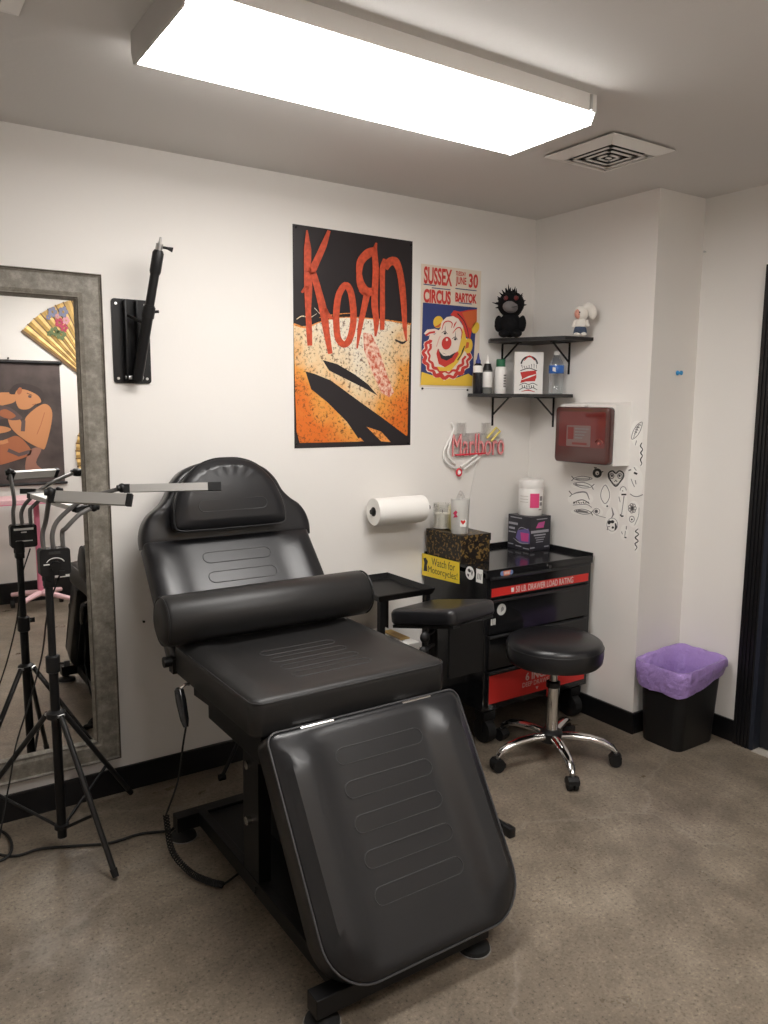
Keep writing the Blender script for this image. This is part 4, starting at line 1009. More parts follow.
q = W(501.5, 609.5, 1, yf-0.004); b = new(); prism(b, [(0.026*math.cos(2*PI*i/24), 0.026*math.sin(2*PI*i/24)) for i in range(24)], fr_front(q.x, q.z, yf-0.004), 0.0001, 0.0008); part('round_sticker', b, mat('grey_sticker', (0.6, 0.6, 0.57), 0.4), t)
b = new(); prism(b, [(-0.004, -0.012), (0.012, -0.004), (0.014, 0.006), (0.004, 0.014), (-0.004, 0.006)], fr_front(q.x, q.z, yf-0.004), 0.0008, 0.0011); part('sticker_mark', b, M_GREYINK, t)
q = W(493, 622, 1, yf-0.004); b = new()
for k in range(3): prism(b, [(-0.013+k*0.010, -0.014), (-0.006+k*0.010, -0.014), (-0.006+k*0.010, 0.014), (-0.013+k*0.010, 0.014)], fr_front(q.x, q.z, yf-0.004), 0.0001, 0.0007)
part('small_sticker', b, mat('grey_sticker', (0, 0, 0)), t)
# casters
for cx, cy in ((CX0+0.055, CY0+0.055), (CX1-0.055, CY0+0.055), (CX0+0.055, CY1-0.055), (CX1-0.055, CY1-0.055)):
    b = new(); cyl(b, (cx-0.022, cy, 0.056), (cx+0.022, cy, 0.056), 0.056, n=24); cs_ = part('caster', b, M_RUBBER, t)
    b = new(); box(b, (cx-0.034, cy-0.03, 0.110), (cx+0.034, cy+0.03, 0.150)); box(b, (cx-0.032, cy-0.018, 0.05), (cx-0.026, cy+0.018, 0.115)); box(b, (cx+0.026, cy-0.018, 0.05), (cx+0.032, cy+0.018, 0.115)); part('fork', b, M_BLACKM, cs_)

# --- things on the chest
ZT = CZ1-0.008
bx = thing('patterned_box', 'black cardboard box with gold speckled pattern on the tool chest', 'box', (-0.585, -0.155, ZT))
m_gold = two_tone('black_gold_pattern', (0.012, 0.009, 0.007), (0.20, 0.12, 0.035), 70, 0.55, 0.61, 0.4, detail=1)
BX = (-0.682, -0.512, -0.290, -0.030, ZT+0.0003, ZT+0.134)
b = new(); box(b, (BX[0], BX[2], BX[4]), (BX[1], BX[3], BX[5]-0.032), bev=0.001); part('body', b, m_gold, bx, smooth=False)
b = new(); box(b, (BX[0]-0.003, BX[2]-0.003, BX[5]-0.034), (BX[1]+0.003, BX[3]+0.003, BX[5]), bev=0.001); part('lid', b, m_gold, bx, smooth=False)
# jars
zb = BX[5]
q = W(439.5, 529, 2, zb)
q = V((max(q.x, -0.63), q.y, zb))
t = thing('candle_jar', 'clear glass jar with a white candle inside, on the patterned box', 'jar', q)
b = new(); lathe(b, [(0.044, 0), (0.046, 0.004), (0.046, 0.122), (0.0425, 0.122), (0.0425, 0.006), (0.002, 0.006)], q, 24); part('jar', b, M_GLASS, t)
b = new(); lathe(b, [(0.040, 0.0065), (0.040, 0.075), (0.002, 0.076)], q, 24); part('wax', b, mat('white_wax', (0.80, 0.77, 0.70), 0.5), t)
b = new(); cyl(b, q+V((0, 0, 0.075)), q+V((0, 0, 0.090)), 0.0015, n=6); part('wick', b, M_INK, t)
q2 = W(459.5, 533, 2, zb)
t = thing('frosted_tumbler', 'tall frosted tumbler with red heart stickers, on the patterned box', 'cup', q2)
b = new(); lathe(b, [(0.038, 0), (0.040, 0.004), (0.044, 0.158), (0.041, 0.158), (0.037, 0.008), (0.002, 0.008)], q2, 24); part('cup', b, M_FROST, t)
dcm = (CAM-q2); dcm.z = 0; dcm.normalize(); dsd = V((-dcm.y, dcm.x, 0))
def patch(b, ang, z, pts, r=0.0430, th=0.0008):
    n_ = dcm*math.cos(ang)+dsd*math.sin(ang); s_ = V((-n_.y, n_.x, 0))
    prism(b, pts, (q2+n_*r+Z*z, s_, Z, n_), -0.002, th)
heart = [(0, -0.011), (-0.012, 0.003), (-0.008, 0.011), (0, 0.006), (0.008, 0.011), (0.012, 0.003)]
b = new(); patch(b, 0.35, 0.052, [(-0.016, -0.018), (0.016, -0.018), (0.016, 0.016), (-0.016, 0.016)]); part('sticker', b, M_WHITEPR, t)
b = new(); patch(b, 0.35, 0.056, heart, th=0.0014); part('heart_sticker', b, M_BRRED, t)
b = new(); patch(b, -0.5, 0.092, [(-0.010, -0.016), (-0.004, -0.004), (-0.012, 0.004), (0.002, 0.018), (0.010, 0.010), (0.004, 0.0), (0.012, -0.012)]); part('heart_sticker', b, mat('dark_pink', (0.5, 0.04, 0.10), 0.4), t)
b = new(); tube(b, smooth_path([q2+V((-0.02, 0, 0.145)), q2+V((-0.005, 0, 0.175)), q2+V((0.012, 0.01, 0.185)), q2+V((0.02, 0.0, 0.160))], 5), 0.010, 8); part('wrapper', b, m_acr, t)
q3 = q2+V((0.045, 0.085, 0)); 
q3.z = zb
bt = thing('yellow_bottle', 'pale yellow bottle half hidden behind the frosted tumbler', 'bottle', q3)
b = new(); lathe(b, [(0.026, 0), (0.028, 0.004), (0.028, 0.10), (0.014, 0.118)], q3, 20); part('body', b, mat('pale_yellow', (0.70, 0.60, 0.25), 0.3), bt)
b = new(); lathe(b, [(0.013, 0.117), (0.013, 0.132), (0.012, 0.133)], q3, 16); part('cap', b, M_WHITEP, bt)

# printed carton with tub on it
PX = (-0.187, -0.046, -0.218, -0.058, ZT+0.0003, ZT+0.172)
t = thing('printed_carton', 'black printed carton with pink picture, under the wipes tub', 'box', ((PX[0]+PX[1])/2, (PX[2]+PX[3])/2, ZT))
b = new(); box(b, (PX[0], PX[2], PX[4]), (PX[1], PX[3], PX[5]), bev=0.0015); part('carton', b, mat('carton_black', (0.025, 0.024, 0.032), 0.4), t, smooth=False)
m_car_g = mat('carton_grey_print', (0.33, 0.33, 0.36), 0.5); m_car_p = mat('carton_pink', (0.60, 0.07, 0.26), 0.5); m_car_b = mat('carton_violet', (0.14, 0.11, 0.30), 0.5)
frL = (V((PX[0], (PX[2]+PX[3])/2, ZT+0.086)), -Y, Z, -X); frF = (V(((PX[0]+PX[1])/2, PX[2], ZT+0.086)), X, Z, -Y)
p = Print(lambda a, b_, l: frL[0]+frL[1]*(a*0.175/210-0.0875)+frL[2]*(0.086-b_*0.172/390)+frL[3]*0.0004*l)
p.poly([(95, 170), (185, 130), (200, 180), (200, 300), (120, 310), (80, 260)], m_car_b, 1); p.poly([(120, 190), (190, 185), (188, 280), (130, 285)], m_car_p, 2)
p.stroke([(60, 270), (120, 310), (190, 300)], [4, 14, 8], m_car_g, 3, sub=3); p.stroke([(100, 160), (130, 130), (185, 145)], [4, 10, 6], m_car_g, 3, sub=3)
for z_, a0, a1, w in ((28, 30, 130, 12), (100, 15, 95, 26), (155, 20, 70, 24), (200, 15, 80, 12), (340, 15, 60, 12), (350, 80, 130, 12), (362, 145, 195, 12)): p.stroke([(a0, z_), (a1, z_)], w, m_car_g, 1)
part('side_print', p.bm, p.mats, t, smooth=False)
p = Print(lambda a, b_, l: frF[0]+frF[1]*(a*0.155/190-0.0775)+frF[2]*(0.086-b_*0.172/390)+frF[3]*0.0004*l)
p.poly([(75, 70), (130, 60), (120, 130), (55, 130)], m_car_p, 1)
for k in range(3): p.stroke([(68, 80+k*16), (122, 76+k*16)], 4, m_car_b, 2)
for z_, a0, a1, w in ((30, 60, 150, 10), (170, 15, 165, 30), (210, 40, 140, 16), (240, 50, 135, 10), (265, 60, 125, 10), (290, 60, 120, 10), (350, 10, 50, 14), (350, 130, 170, 14)): p.stroke([(a0, z_), (a1, z_)], w, m_car_g, 1)
part('front_print', p.bm, p.mats, t, smooth=False)
q = V((-0.108, -0.134, PX[5]))
t = thing('wipes_tub', 'white wipes tub with a pink label on top of the black carton', 'tub', q)
b = new(); lathe(b, [(0.058, 0), (0.061, 0.004), (0.061, 0.134), (0.059, 0.137)], q, 28); part('tub', b, M_WHITEP, t)
b = new(); lathe(b, [(0.062, 0.136), (0.063, 0.138), (0.063, 0.172), (0.060, 0.178), (0.035, 0.180), (0.033, 0.183), (0.002, 0.183)], q, 28); part('lid', b, M_WHITEP, t)
def arc_patch(b, c, r, a0, a1, z0, z1, n=8):
    v0 = []; v1 = []
    for i in range(n+1):
        a = a0+(a1-a0)*i/n; d = V((math.cos(a), math.sin(a), 0)); v0.append(b.verts.new(c+d*r+Z*z0)); v1.append(b.verts.new(c+d*r+Z*z1))
    for i in range(n): b.faces.new((v0[i], v0[i+1], v1[i+1], v1[i]))
ca = math.atan2(CAM.y-q.y, CAM.x-q.x)
b = new(); arc_patch(b, q, 0.0615, ca-0.05, ca+0.75, 0.040, 0.112); part('pink_label', b, M_PINKPR, t)
b = new(); arc_patch(b, q, 0.0615, ca+0.80, ca+1.15, 0.075, 0.098); arc_patch(b, q, 0.0615, ca+0.80, ca+1.15, 0.050, 0.068); arc_patch(b, q, 0.0615, ca+0.72, ca+1.1, 0.028, 0.033); part('label_marks', b, M_GREYINK, t)
b = new()
for z_ in (0.095, 0.080, 0.066): arc_patch(b, q, 0.0615, ca-1.0, ca-0.2, z_, z_+0.004)
part('label_lines', b, mat('pale_print', (0.6, 0.57, 0.53), 0.5), t)
#=====SPLIT=====
# ================================================================== treatment chair
XC = -1.757
t = thing('treatment_chair', 'reclined black leather treatment chair with bolster in the centre of the room', 'chair', (XC, -0.95, 0))
def ridge(a0, a1, h): 
    def f(u, v):
        s = min(1, max(0, (abs(u)-a0)/(a1-a0))); s = s*s*(3-2*s); e = min(1, (1-abs(u))*9)
        return h*s*min(1, max(0, e))*min(1, (1-abs(v))*3.2)
    return f
# seat
ST, SB, SY_F, SY_B = 0.735, 0.620, -1.135, -0.50
hwS = 0.330
frSeat = (V((XC, 0, SB)), X, Y, Z)
out = roundpoly([(-hwS, SY_F), (hwS, SY_F), (hwS, SY_B), (-hwS, SY_B)], [0.035, 0.035, 0.02, 0.02], 6)
hseat = ridge(0.55, 0.85, 0.010)
b = new(); cushion(b, out, ST-SB-0.006, frSeat, lambda u, v: hseat(u, v)-0.010*max(0, -v-0.75), 0.020, 12); seat = part('seat', b, M_LEATHER_M, t)
b = new()
for k in range(4): stitch_loop(b, frSeat, -0.005, -1.00+k*0.075, 0.27, 0.042, ST-SB-0.0055)
part('stitching', b, M_STITCH, seat)
b = new(); tube(b, [V((XC+u*0.992, v if v < -0.8 else v, ST-0.016)) for u, v in out], 0.0028, 6, closed=True); part('piping', b, M_LEATHER_D, seat)
# backrest
dirB = V((0, 0.655, 0.755)).normalized(); nB = V((0, -dirB.z, dirB.y))
OB = V((XC, -0.500, 0.705)); TB = 0.085
frB = (OB-nB*TB, X, dirB, nB)
out = roundpoly([(-0.338, -0.03), (0.338, -0.03), (0.330, 0.432), (-0.330, 0.432)], [0.02, 0.02, 0.012, 0.012], 5)
b = new(); cushion(b, out, TB-0.004, frB, ridge(0.52, 0.8, 0.012), 0.018, 12); back = part('backrest', b, M_LEATHER, t)
b = new()
for k in range(4): stitch_loop(b, frB, 0.0, 0.335-k*0.083, 0.27, 0.045, TB-0.0035)
part('stitching', b, M_STITCH, back)
b = new(); prism(b, [(-0.28, 0.0), (0.28, 0.0), (0.27, 0.38), (-0.27, 0.38)], frB, -0.02, 0.002); part('back_board', b, M_BLACKM, back, smooth=False)
# headrest section with shoulders, then the D-shaped pillow
dirH = V((0, 0.22, 0.975)).normalized(); nH = V((0, -dirH.z, dirH.y))
OH = V((XC+0.010, -0.214, 1.010)); TH = 0.085
frH = (OH-nH*TH, X, dirH, nH)
half = [(0.341, -0.012), (0.342, 0.030), (0.330, 0.075), (0.305, 0.112), (0.268, 0.140), (0.236, 0.175), (0.210, 0.225), (0.165, 0.270), (0.100, 0.294), (0.03, 0.300)]
rawo = half+[(-a, c) for a, c in half[::-1]]
out = [(p_.x, p_.y) for p_ in smooth_path([(a, c, 0) for a, c in rawo], 4)]
b = new(); cushion(b, out, TH, frH, None, 0.022, 8); hd = part('headrest', b, M_LEATHER, t)
OP = OH+X*-0.018; frP = (OP+dirH*0.036, X, dirH, nH)
ph = [(0.12, 0.0), (0.205, 0.004), (0.222, 0.028), (0.220, 0.075), (0.204, 0.13), (0.168, 0.192), (0.116, 0.238), (0.057, 0.260)]
rawo = ph+[(0, 0.264)]+[(-a, c) for a, c in ph[::-1]]
out = [(p_.x, p_.y) for p_ in smooth_path([(a, c, 0) for a, c in rawo], 4)]
def wr(u, v): 
    r_ = math.hypot(u, v); 
    return 0.014*(1-r_*r_*0.6) + (0.0035*math.sin(math.atan2(v, u)*22)*max(0, r_-0.45)*1.6 if v > 0.1 else 0)
b = new(); cushion(b, out, 0.074, frP, wr, 0.022, 12); pil = part('head_pillow', b, M_LEATHER, t)
b = new(); stitch_loop(b, frP, 0.0, 0.085, 0.27, 0.042, lambda u, v: 0.074+wr(u/0.21, (v-0.13)/0.13)+0.0006); part('stitching', b, M_STITCH, pil)
b = new(); tube(b, [frP[0]+X*u+dirH*v+nH*0.058 for u, v in out], 0.003, 6, closed=True); part('piping', b, M_LEATHER_D, pil)
# bolster lying in the corner of seat and back: lifts off, a thing of its own
BC = V((XC-0.002, -0.556, 0.8205)); BR, BL = 0.0825, 0.390
bo = thing('bolster', 'black leather cylinder bolster lying across the chair seat', 'cushion', BC)
b = new(); lathe(b, [(0.002, -BL), (0.055, -BL-0.002), (BR-0.010, -BL+0.006), (BR, -BL+0.022), (BR+0.001, 0), (BR, BL-0.022), (BR-0.010, BL-0.006), (0.055, BL+0.002), (0.002, BL)], BC, 36, X); part('cover', b, M_LEATHER_M, bo)
for s in (-1, 1):
    b = new(); tube(b, [BC+X*s*(BL-0.009)+Y*(BR-0.004)*math.cos(2*PI*i/36)+Z*(BR-0.004)*math.sin(2*PI*i/36) for i in range(36)], 0.003, 6, closed=True); part('piping', b, M_LEATHER_D, bo)
# leg rest
dirL = V((0, -0.545, -0.838)).normalized(); nL = V((0, dirL.z, -dirL.y))
OL = V((XC+0.020, -1.168, 0.648)); TL = 0.105
frL_ = (OL-nL*TL, X, dirL, nL)
out = roundpoly([(-0.325, 0.0), (0.325, 0.0), (0.316, 0.652), (-0.316, 0.652)], [0.03, 0.03, 0.13, 0.13], 9)
hl = ridge(0.48, 0.72, 0.020)
b = new(); cushion(b, out, TL, frL_, hl, 0.020, 14); lr = part('leg_rest', b, M_LEATHER, t)
b = new()
for k in range(5): stitch_loop(b, frL_, 0.0, 0.108+k*0.091, 0.292, 0.046, TL+0.0005)
part('stitching', b, M_STITCH, lr)
b = new(); tube(b, [frL_[0]+X*u*0.998+dirL*(0.3+(v-0.3)*0.998)+nL*(TL-0.010) for u, v in out], 0.0030, 6, closed=True); part('piping', b, M_PIPING, lr)
b = new(); prism(b, roundpoly([(-0.29, 0.03), (0.29, 0.03), (0.28, 0.58), (-0.28, 0.58)], 0.08, 5), frL_, -0.018, 0.002); part('leg_board', b, M_BLACKM, lr)
for cx in (-0.150, 0.190):
    b = new(); box(b, (XC+cx-0.052, -1.162, 0.612), (XC+cx+0.052, -1.140, 0.636), bev=0.002); cyl(b, (XC+cx-0.052, -1.163, 0.637), (XC+cx+0.052, -1.163, 0.637), 0.006, n=10); part('hinge', b, M_CHROME, t)
# mechanism under the seat
b = new()
loft(b, [[V((XC-0.285, y, z)) for y, z in ((-1.09, 0.585), (-0.56, 0.555), (-0.56, 0.622), (-1.09, 0.622))], [V((XC+0.285, y, z)) for y, z in ((-1.09, 0.585), (-0.56, 0.555), (-0.56, 0.622), (-1.09, 0.622))]])
part('seat_frame', b, M_BLACKM, t, smooth=False)
b = new(); box(b, (XC-0.26, -1.02, 0.49), (XC+0.26, -0.62, 0.585), bev=0.004); part('motor_box', b, M_BLACKM, t, smooth=False)
for s in (-1, 1):
    b = new(); rg = []
    xx = XC+(-0.228 if s < 0 else 0.155)
    for dx in (-0.020, 0.020):
        rg.append([V((xx+dx, y, z)) for y, z in ((-0.985, 0.575), (-0.875, 0.575), (-0.865, 0.085), (-0.975, 0.085))])
    loft(b, rg); up_ = part('upright_plate', b, M_BLACKM, t, smooth=False)
    for z_, y_ in ((0.45, -0.925), (0.27, -0.92)):
        b = new(); cyl(b, (xx-s*-0.020, y_, z_), (xx+s*0.034, y_, z_), 0.013, n=12); part('bolt', b, M_CHROME, up_)
b = new(); cyl(b, (XC, -0.72, 0.12), (XC, -0.85, 0.5), 0.036, n=18); part('lift_actuator', b, M_PLAST, t)
b = new(); box(b, (XC-0.09, -0.90, 0.075), (XC+0.09, -0.60, 0.20), bev=0.006); part('motor', b, M_PLAST, t)
# base
b = new(); box(b, (XC-0.225, -1.435, 0.048), (XC+0.125, -0.47, 0.078), bev=0.002); box(b, (XC-0.250, -1.43, 0.040), (XC-0.220, -0.45, 0.090), bev=0.002); box(b, (XC+0.105, -1.43, 0.040), (XC+0.135, -0.45, 0.090), bev=0.002); part('base_plate', b, M_BLACKM, t, smooth=False)
for yy, x0, x1 in ((-1.455, -2.085, -1.535), (-0.455, -2.085, -1.500)):
    b = new(); box(b, (x0, yy-0.025, 0.036), (x1, yy+0.025, 0.088), bev=0.002); part('cross_bar', b, M_BLACKM, t, smooth=False)
    for xx in (x0+0.028, x1-0.032):
        b = new(); lathe(b, [(0.044, 0), (0.046, 0.004), (0.043, 0.014), (0.020, 0.022), (0.012, 0.024), (0.012, 0.036)], (xx, yy, 0.0), 22); ft = part('foot', b, M_RUBBER, t)
        b = new(); lathe(b, [(0.0475, 0.001), (0.0482, 0.0015), (0.0482, 0.004), (0.0475, 0.0045)], (xx, yy, 0.0), 22); part('rim', b, mat('grey_rim', (0.25, 0.24, 0.23), 0.5), ft)
# side knobs for missing armrest, tilt lever
b = new(); c = V((XC-0.335, -0.50, 0.665)); cyl(b, c, c+X*-0.03, 0.018, n=14); box(b, (c.x-0.005, c.y-0.02, c.z-0.04), (c.x+0.035, c.y+0.02, c.z+0.01)); part('arm_socket', b, M_PLAST, t)
c = frB[0]+X*-0.330+dirB*0.09+nB*0.045
b = new(); cyl(b, c, c+X*-0.022, 0.014, n=14); part('knob', b, M_PLAST, t)
p0, p1 = W(238, 742, 1, -0.40), W(222, 777, 1, -0.36)
b = new(); tube(b, [V((XC-0.20, -0.62, 0.50)), p0, p1], 0.0075, 8); cyl(b, p1+V((-0.012, 0, 0)), p1+V((0.012, 0, 0)), 0.013, n=10); part('tilt_lever', b, M_BLACKM, t)
# hanging remote control with coiled cord
xr = XC-0.365
h0 = W(179, 690, 0, xr); h1 = W(186, 727, 0, xr)
rm = thing('remote_control', 'black hand remote hanging from a hook on the left of the chair', 'remote', h0)
b = new(); tube(b, [h0+Z*0.006, h0, h0.lerp(h1, 0.3), h0.lerp(h1, 0.8), h1], [0.010, 0.015, 0.017, 0.014, 0.008], 12); part('handset', b, M_BLACKG, rm)
b = new(); tube(b, smooth_path([h0+Z*0.0, h0+V((0.02, 0, 0.014)), h0+V((0.034, 0, 0.012))], 4), 0.005, 8); part('hook', b, M_CHROME, rm)
cpts = [h1, W(183, 745, 0, xr), W(178, 780, 0, xr-0.01), W(166, 815, 0, xr+0.0)]
b = new(); tube(b, smooth_path(cpts, 6), 0.0035, 6); part('cord', b, M_RUBBER, rm)
P0 = V(cpts[-1]); pend = W(223, 885, 2, 0.014)
path = smooth_path([P0, W(172, 850, 2, 0.06), W(190, 872, 2, 0.02), W(208, 881, 2, 0.016), pend], 10)
b = new(); hel = []; nt_ = 900; L = len(path)-1
for i in range(nt_+1):
    s = i/nt_*L; k = min(L-1, int(s)); c = path[k].lerp(path[k+1], s-k); d = (path[k+1]-path[k]).normalized(); u_, w_ = basis(d); a = 2*PI*46*i/nt_
    hel.append(c+u_*0.0085*math.cos(a)+w_*0.0085*math.sin(a))
tube(b, hel, 0.0026, 5); part('coiled_cord', b, M_RUBBER, rm)
b = new(); tube(b, smooth_path([pend, W(238, 874, 2, 0.012), W(258, 858, 2, 0.035), V((XC-0.262, -0.98, 0.070))], 6), 0.0035, 6); part('cord', b, M_RUBBER, rm)

# power cord across the floor
pc = [W(168, 831, 2, 0.005), W(140, 834, 2, 0.005), W(110, 843, 2, 0.005), W(75, 846, 2, 0.005), W(40, 849, 2, 0.005), W(15, 856, 2, 0.005), W(-10, 852, 2, 0.005), W(-25, 840, 2, 0.005), W(-12, 828, 2, 0.005), W(6, 834, 2, 0.0051), W(12, 848, 2, 0.0145), W(2, 860, 2, 0.005), W(-30, 868, 2, 0.005)]
b = new(); tube(b, smooth_path([V((XC-0.31, -0.385, 0.005))]+pc, 6), 0.0048, 7); solo('power_cord', b, M_RUBBER, 'black power cord running along the floor under the tripod', 'cord', (-2.4, -0.45, 0))

# ================================================================== tray cart behind the chair
t = thing('tray_cart', 'black tray cart standing between the chair and the tool chest', 'cart', (-1.06, -0.235, 0))
TX0, TX1, TY0, TY1, TZ = -1.215, -0.925, -0.420, -0.055, 0.735
b = new()
rgs = []
for dx, z_ in ((0.012, TZ-0.012), (0.0, TZ+0.014), (0.004, TZ+0.016), (0.016, TZ-0.008)):
    rgs.append([V((a, c, z_)) for a, c in ((TX0+dx, TY0+dx), (TX1-dx, TY0+dx), (TX1-dx, TY1-dx), (TX0+dx, TY1-dx))])
loft(b, rgs); part('top_tray', b, M_BLACKM, t, smooth=False)
for a in (TX0+0.03, TX1-0.03):
    for c in (TY0+0.025, TY1-0.025):
        b = new(); box(b, (a-0.012, c-0.012, 0.06), (a+0.012, c+0.012, TZ-0.012)); part('leg', b, M_BLACKM, t, smooth=False)
        b = new(); cyl(b, (a-0.010, c, 0.03), (a+0.010, c, 0.03), 0.03, n=16); part('caster', b, M_RUBBER, t)
for zz in (0.42, 0.13):
    b = new(); box(b, (TX0+0.015, TY0+0.01, zz), (TX1-0.015, TY1-0.01, zz+0.012)); box(b, (TX0+0.015, TY0+0.01, zz), (TX0+0.02, TY1-0.01, zz+0.05)); box(b, (TX1-0.02, TY0+0.01, zz), (TX1-0.015, TY1-0.01, zz+0.05)); part('lower_tray', b, M_BLACKM, t, smooth=False)
b = new(); box(b, (TX0+0.05, TY0+0.04, 0.4322), (TX1-0.05, TY1-0.05, 0.512), bev=0.002)
solo('paper_stack', b, M_PAPER, 'white paper stack on the lower tray of the cart', 'paper', (-1.07, -0.24, 0.432), smooth=False)
b = new(); box(b, (-1.03, TY0+0.10, 0.5124), (TX1-0.06, TY1-0.12, 0.518), bev=0.001)
solo('yellow_card', b, mat('amber_card', (0.75, 0.50, 0.18), 0.6), 'small amber card lying on the white paper stack', 'card', (-1.0, -0.24, 0.513), smooth=False)

# ================================================================== armrest stand
AC = V((-1.130, -0.800, 0.706))
t = thing('armrest_stand', 'black padded tattoo armrest on a stand beside the chair', 'armrest', (-1.02, -0.66, 0))
dA = V((-0.10, 0.27, -0.045)).normalized(); uA = V((0.995, -0.06, 0)).normalized(); uA = (uA-dA*uA.dot(dA)).normalized(); nA = uA.cross(dA).normalized()
if nA.z < 0: nA = -nA
frA = (AC, uA, dA, nA)
b = new(); cushion(b, roundpoly([(0, 0), (0.335, 0), (0.335, 0.30), (0, 0.30)], 0.03, 6, 0.02), 0.062, frA, None, 0.018, 5); part('pad', b, M_LEATHER, t)
b = new(); prism(b, [(0.012, 0.012), (0.32, 0.012), (0.32, 0.29), (0.012, 0.29)], frA, -0.012, 0.001); part('pad_board', b, M_PLAST, t, smooth=False)
cA = AC+uA*0.11+dA*0.15
b = new(); box(b, (AC.x+0.005, AC.y+0.030, 0.495), (AC.x+0.170, AC.y+0.042, 0.700), bev=0.002); part('side_panel', b, M_BLACKM, t, smooth=False)
b = new(); cyl(b, (cA.x-0.03, cA.y-0.02, 0.045), (cA.x-0.03, cA.y-0.02, 0.66), 0.020, n=16); part('post', b, M_BLACKM, t)
b = new(); cyl(b, (cA.x-0.03, cA.y-0.02, 0.42), (cA.x-0.03, cA.y-0.02, 0.52), 0.027, n=16); part('clamp', b, M_PLAST, t)
for k, (dx, dz) in enumerate(((-0.075, 0.60), (-0.07, 0.655))):
    b = new(); cyl(b, (cA.x-0.03, cA.y-0.03, dz), (cA.x-0.03+dx, cA.y-0.06, dz-0.01), 0.008, n=10); blob(b, (cA.x-0.03+dx, cA.y-0.062, dz-0.01), 0.022, 0.014, 0.022, 12, 8); part('knob', b, M_PLAST, t)
fb = W(509, 829, 2, 0.025)
for q in (fb, V((-0.83, -0.56, 0.03)), V((-1.26, -0.55, 0.03))):
    c0 = V((cA.x-0.03, cA.y-0.02, 0.048)); b = new(); tube(b, [c0, q], 0.012, 8); part('leg', b, M_BLACKM, t)
    b = new(); box(b, (q.x-0.015, q.y-0.020, 0.0), (q.x+0.015, q.y+0.020, 0.036), bev=0.004); part('foot', b, M_PLAST, t)

# ================================================================== stool
SC = V((-0.521, -0.726, 0))
t = thing('rolling_stool', 'round black stool on a chrome five-star base with casters', 'stool', SC)
b = new(); lathe(b, [(0.165, 0.442), (0.190, 0.445), (0.200, 0.457), (0.204, 0.487), (0.203, 0.516), (0.196, 0.535), (0.180, 0.545), (0.10, 0.553), (0.002, 0.555)], SC, 48); sr = part('seat', b, M_LEATHER, t)
b = new(); tube(b, [SC+V((0.2025*math.cos(2*PI*i/48), 0.2025*math.sin(2*PI*i/48), 0.516)) for i in range(48)], 0.0025, 6, closed=True); part('piping', b, M_LEATHER_D, sr)
b = new(); lathe(b, [(0.08, 0.426), (0.13, 0.434), (0.13, 0.4415)], SC, 24); part('seat_plate', b, M_BLACKM, t)
b = new(); cyl(b, SC+Z*0.12, SC+Z*0.335, 0.027, n=20); part('outer_column', b, M_CHROME, t)
b = new(); cyl(b, SC+Z*0.32, SC+Z*0.435, 0.017, n=18); part('inner_column', b, M_STEEL, t)
b = new(); lathe(b, [(0.030, 0.330), (0.030, 0.352), (0.020, 0.357)], SC, 18); part('column_collar', b, M_PLAST, t)
b = new(); lathe(b, [(0.036, 0.085), (0.048, 0.090), (0.048, 0.128), (0.036, 0.140), (0.029, 0.142)], SC, 24); part('hub', b, M_PLAST, t)
ang0 = math.atan2(-0.889, -0.459)
for k in range(5):
    a = ang0+2*PI*k/5; d = V((math.cos(a), math.sin(a), 0)); s = V((-d.y, d.x, 0))
    pr = [(0.035, 0.112, 0.022, 0.017), (0.09, 0.117, 0.022, 0.017), (0.16, 0.113, 0.021, 0.016), (0.215, 0.101, 0.020, 0.015), (0.252, 0.082, 0.017, 0.014), (0.268, 0.064, 0.012, 0.012)]
    rg = []
    for i, (r_, z_, w_, h_) in enumerate(pr):
        i0, i1 = max(0, i-1), min(len(pr)-1, i+1); tg = V((pr[i1][0]-pr[i0][0], pr[i1][1]-pr[i0][1], 0)).normalized(); nn = d*(-tg.y)+Z*tg.x
        c = SC+d*r_+Z*z_; rg.append([c+s*w_*math.cos(2*PI*j/14)+nn*h_*math.sin(2*PI*j/14) for j in range(14)])
    b = new(); loft(b, rg); part('leg', b, M_CHROME, t)
    cs_ = SC+d*0.270
    b = new()
    for o_ in (-0.012, 0.012): cyl(b, cs_+s*(o_-0.008)+Z*0.0255, cs_+s*(o_+0.008)+Z*0.0255, 0.0255, n=18)
    cast = part('caster', b, M_RUBBER, t)
    b = new(); prism(b, [(-0.026, 0.020), (0.024, 0.028), (0.024, 0.046), (0.010, 0.058), (-0.014, 0.054), (-0.028, 0.036)], (cs_, d, Z, s), -0.023, 0.023); part('hood', b, M_PLAST, cast, smooth=False)
    b = new(); cyl(b, cs_+Z*0.052, cs_+Z*0.066, 0.007, n=10); part('stem', b, M_STEEL, cast)

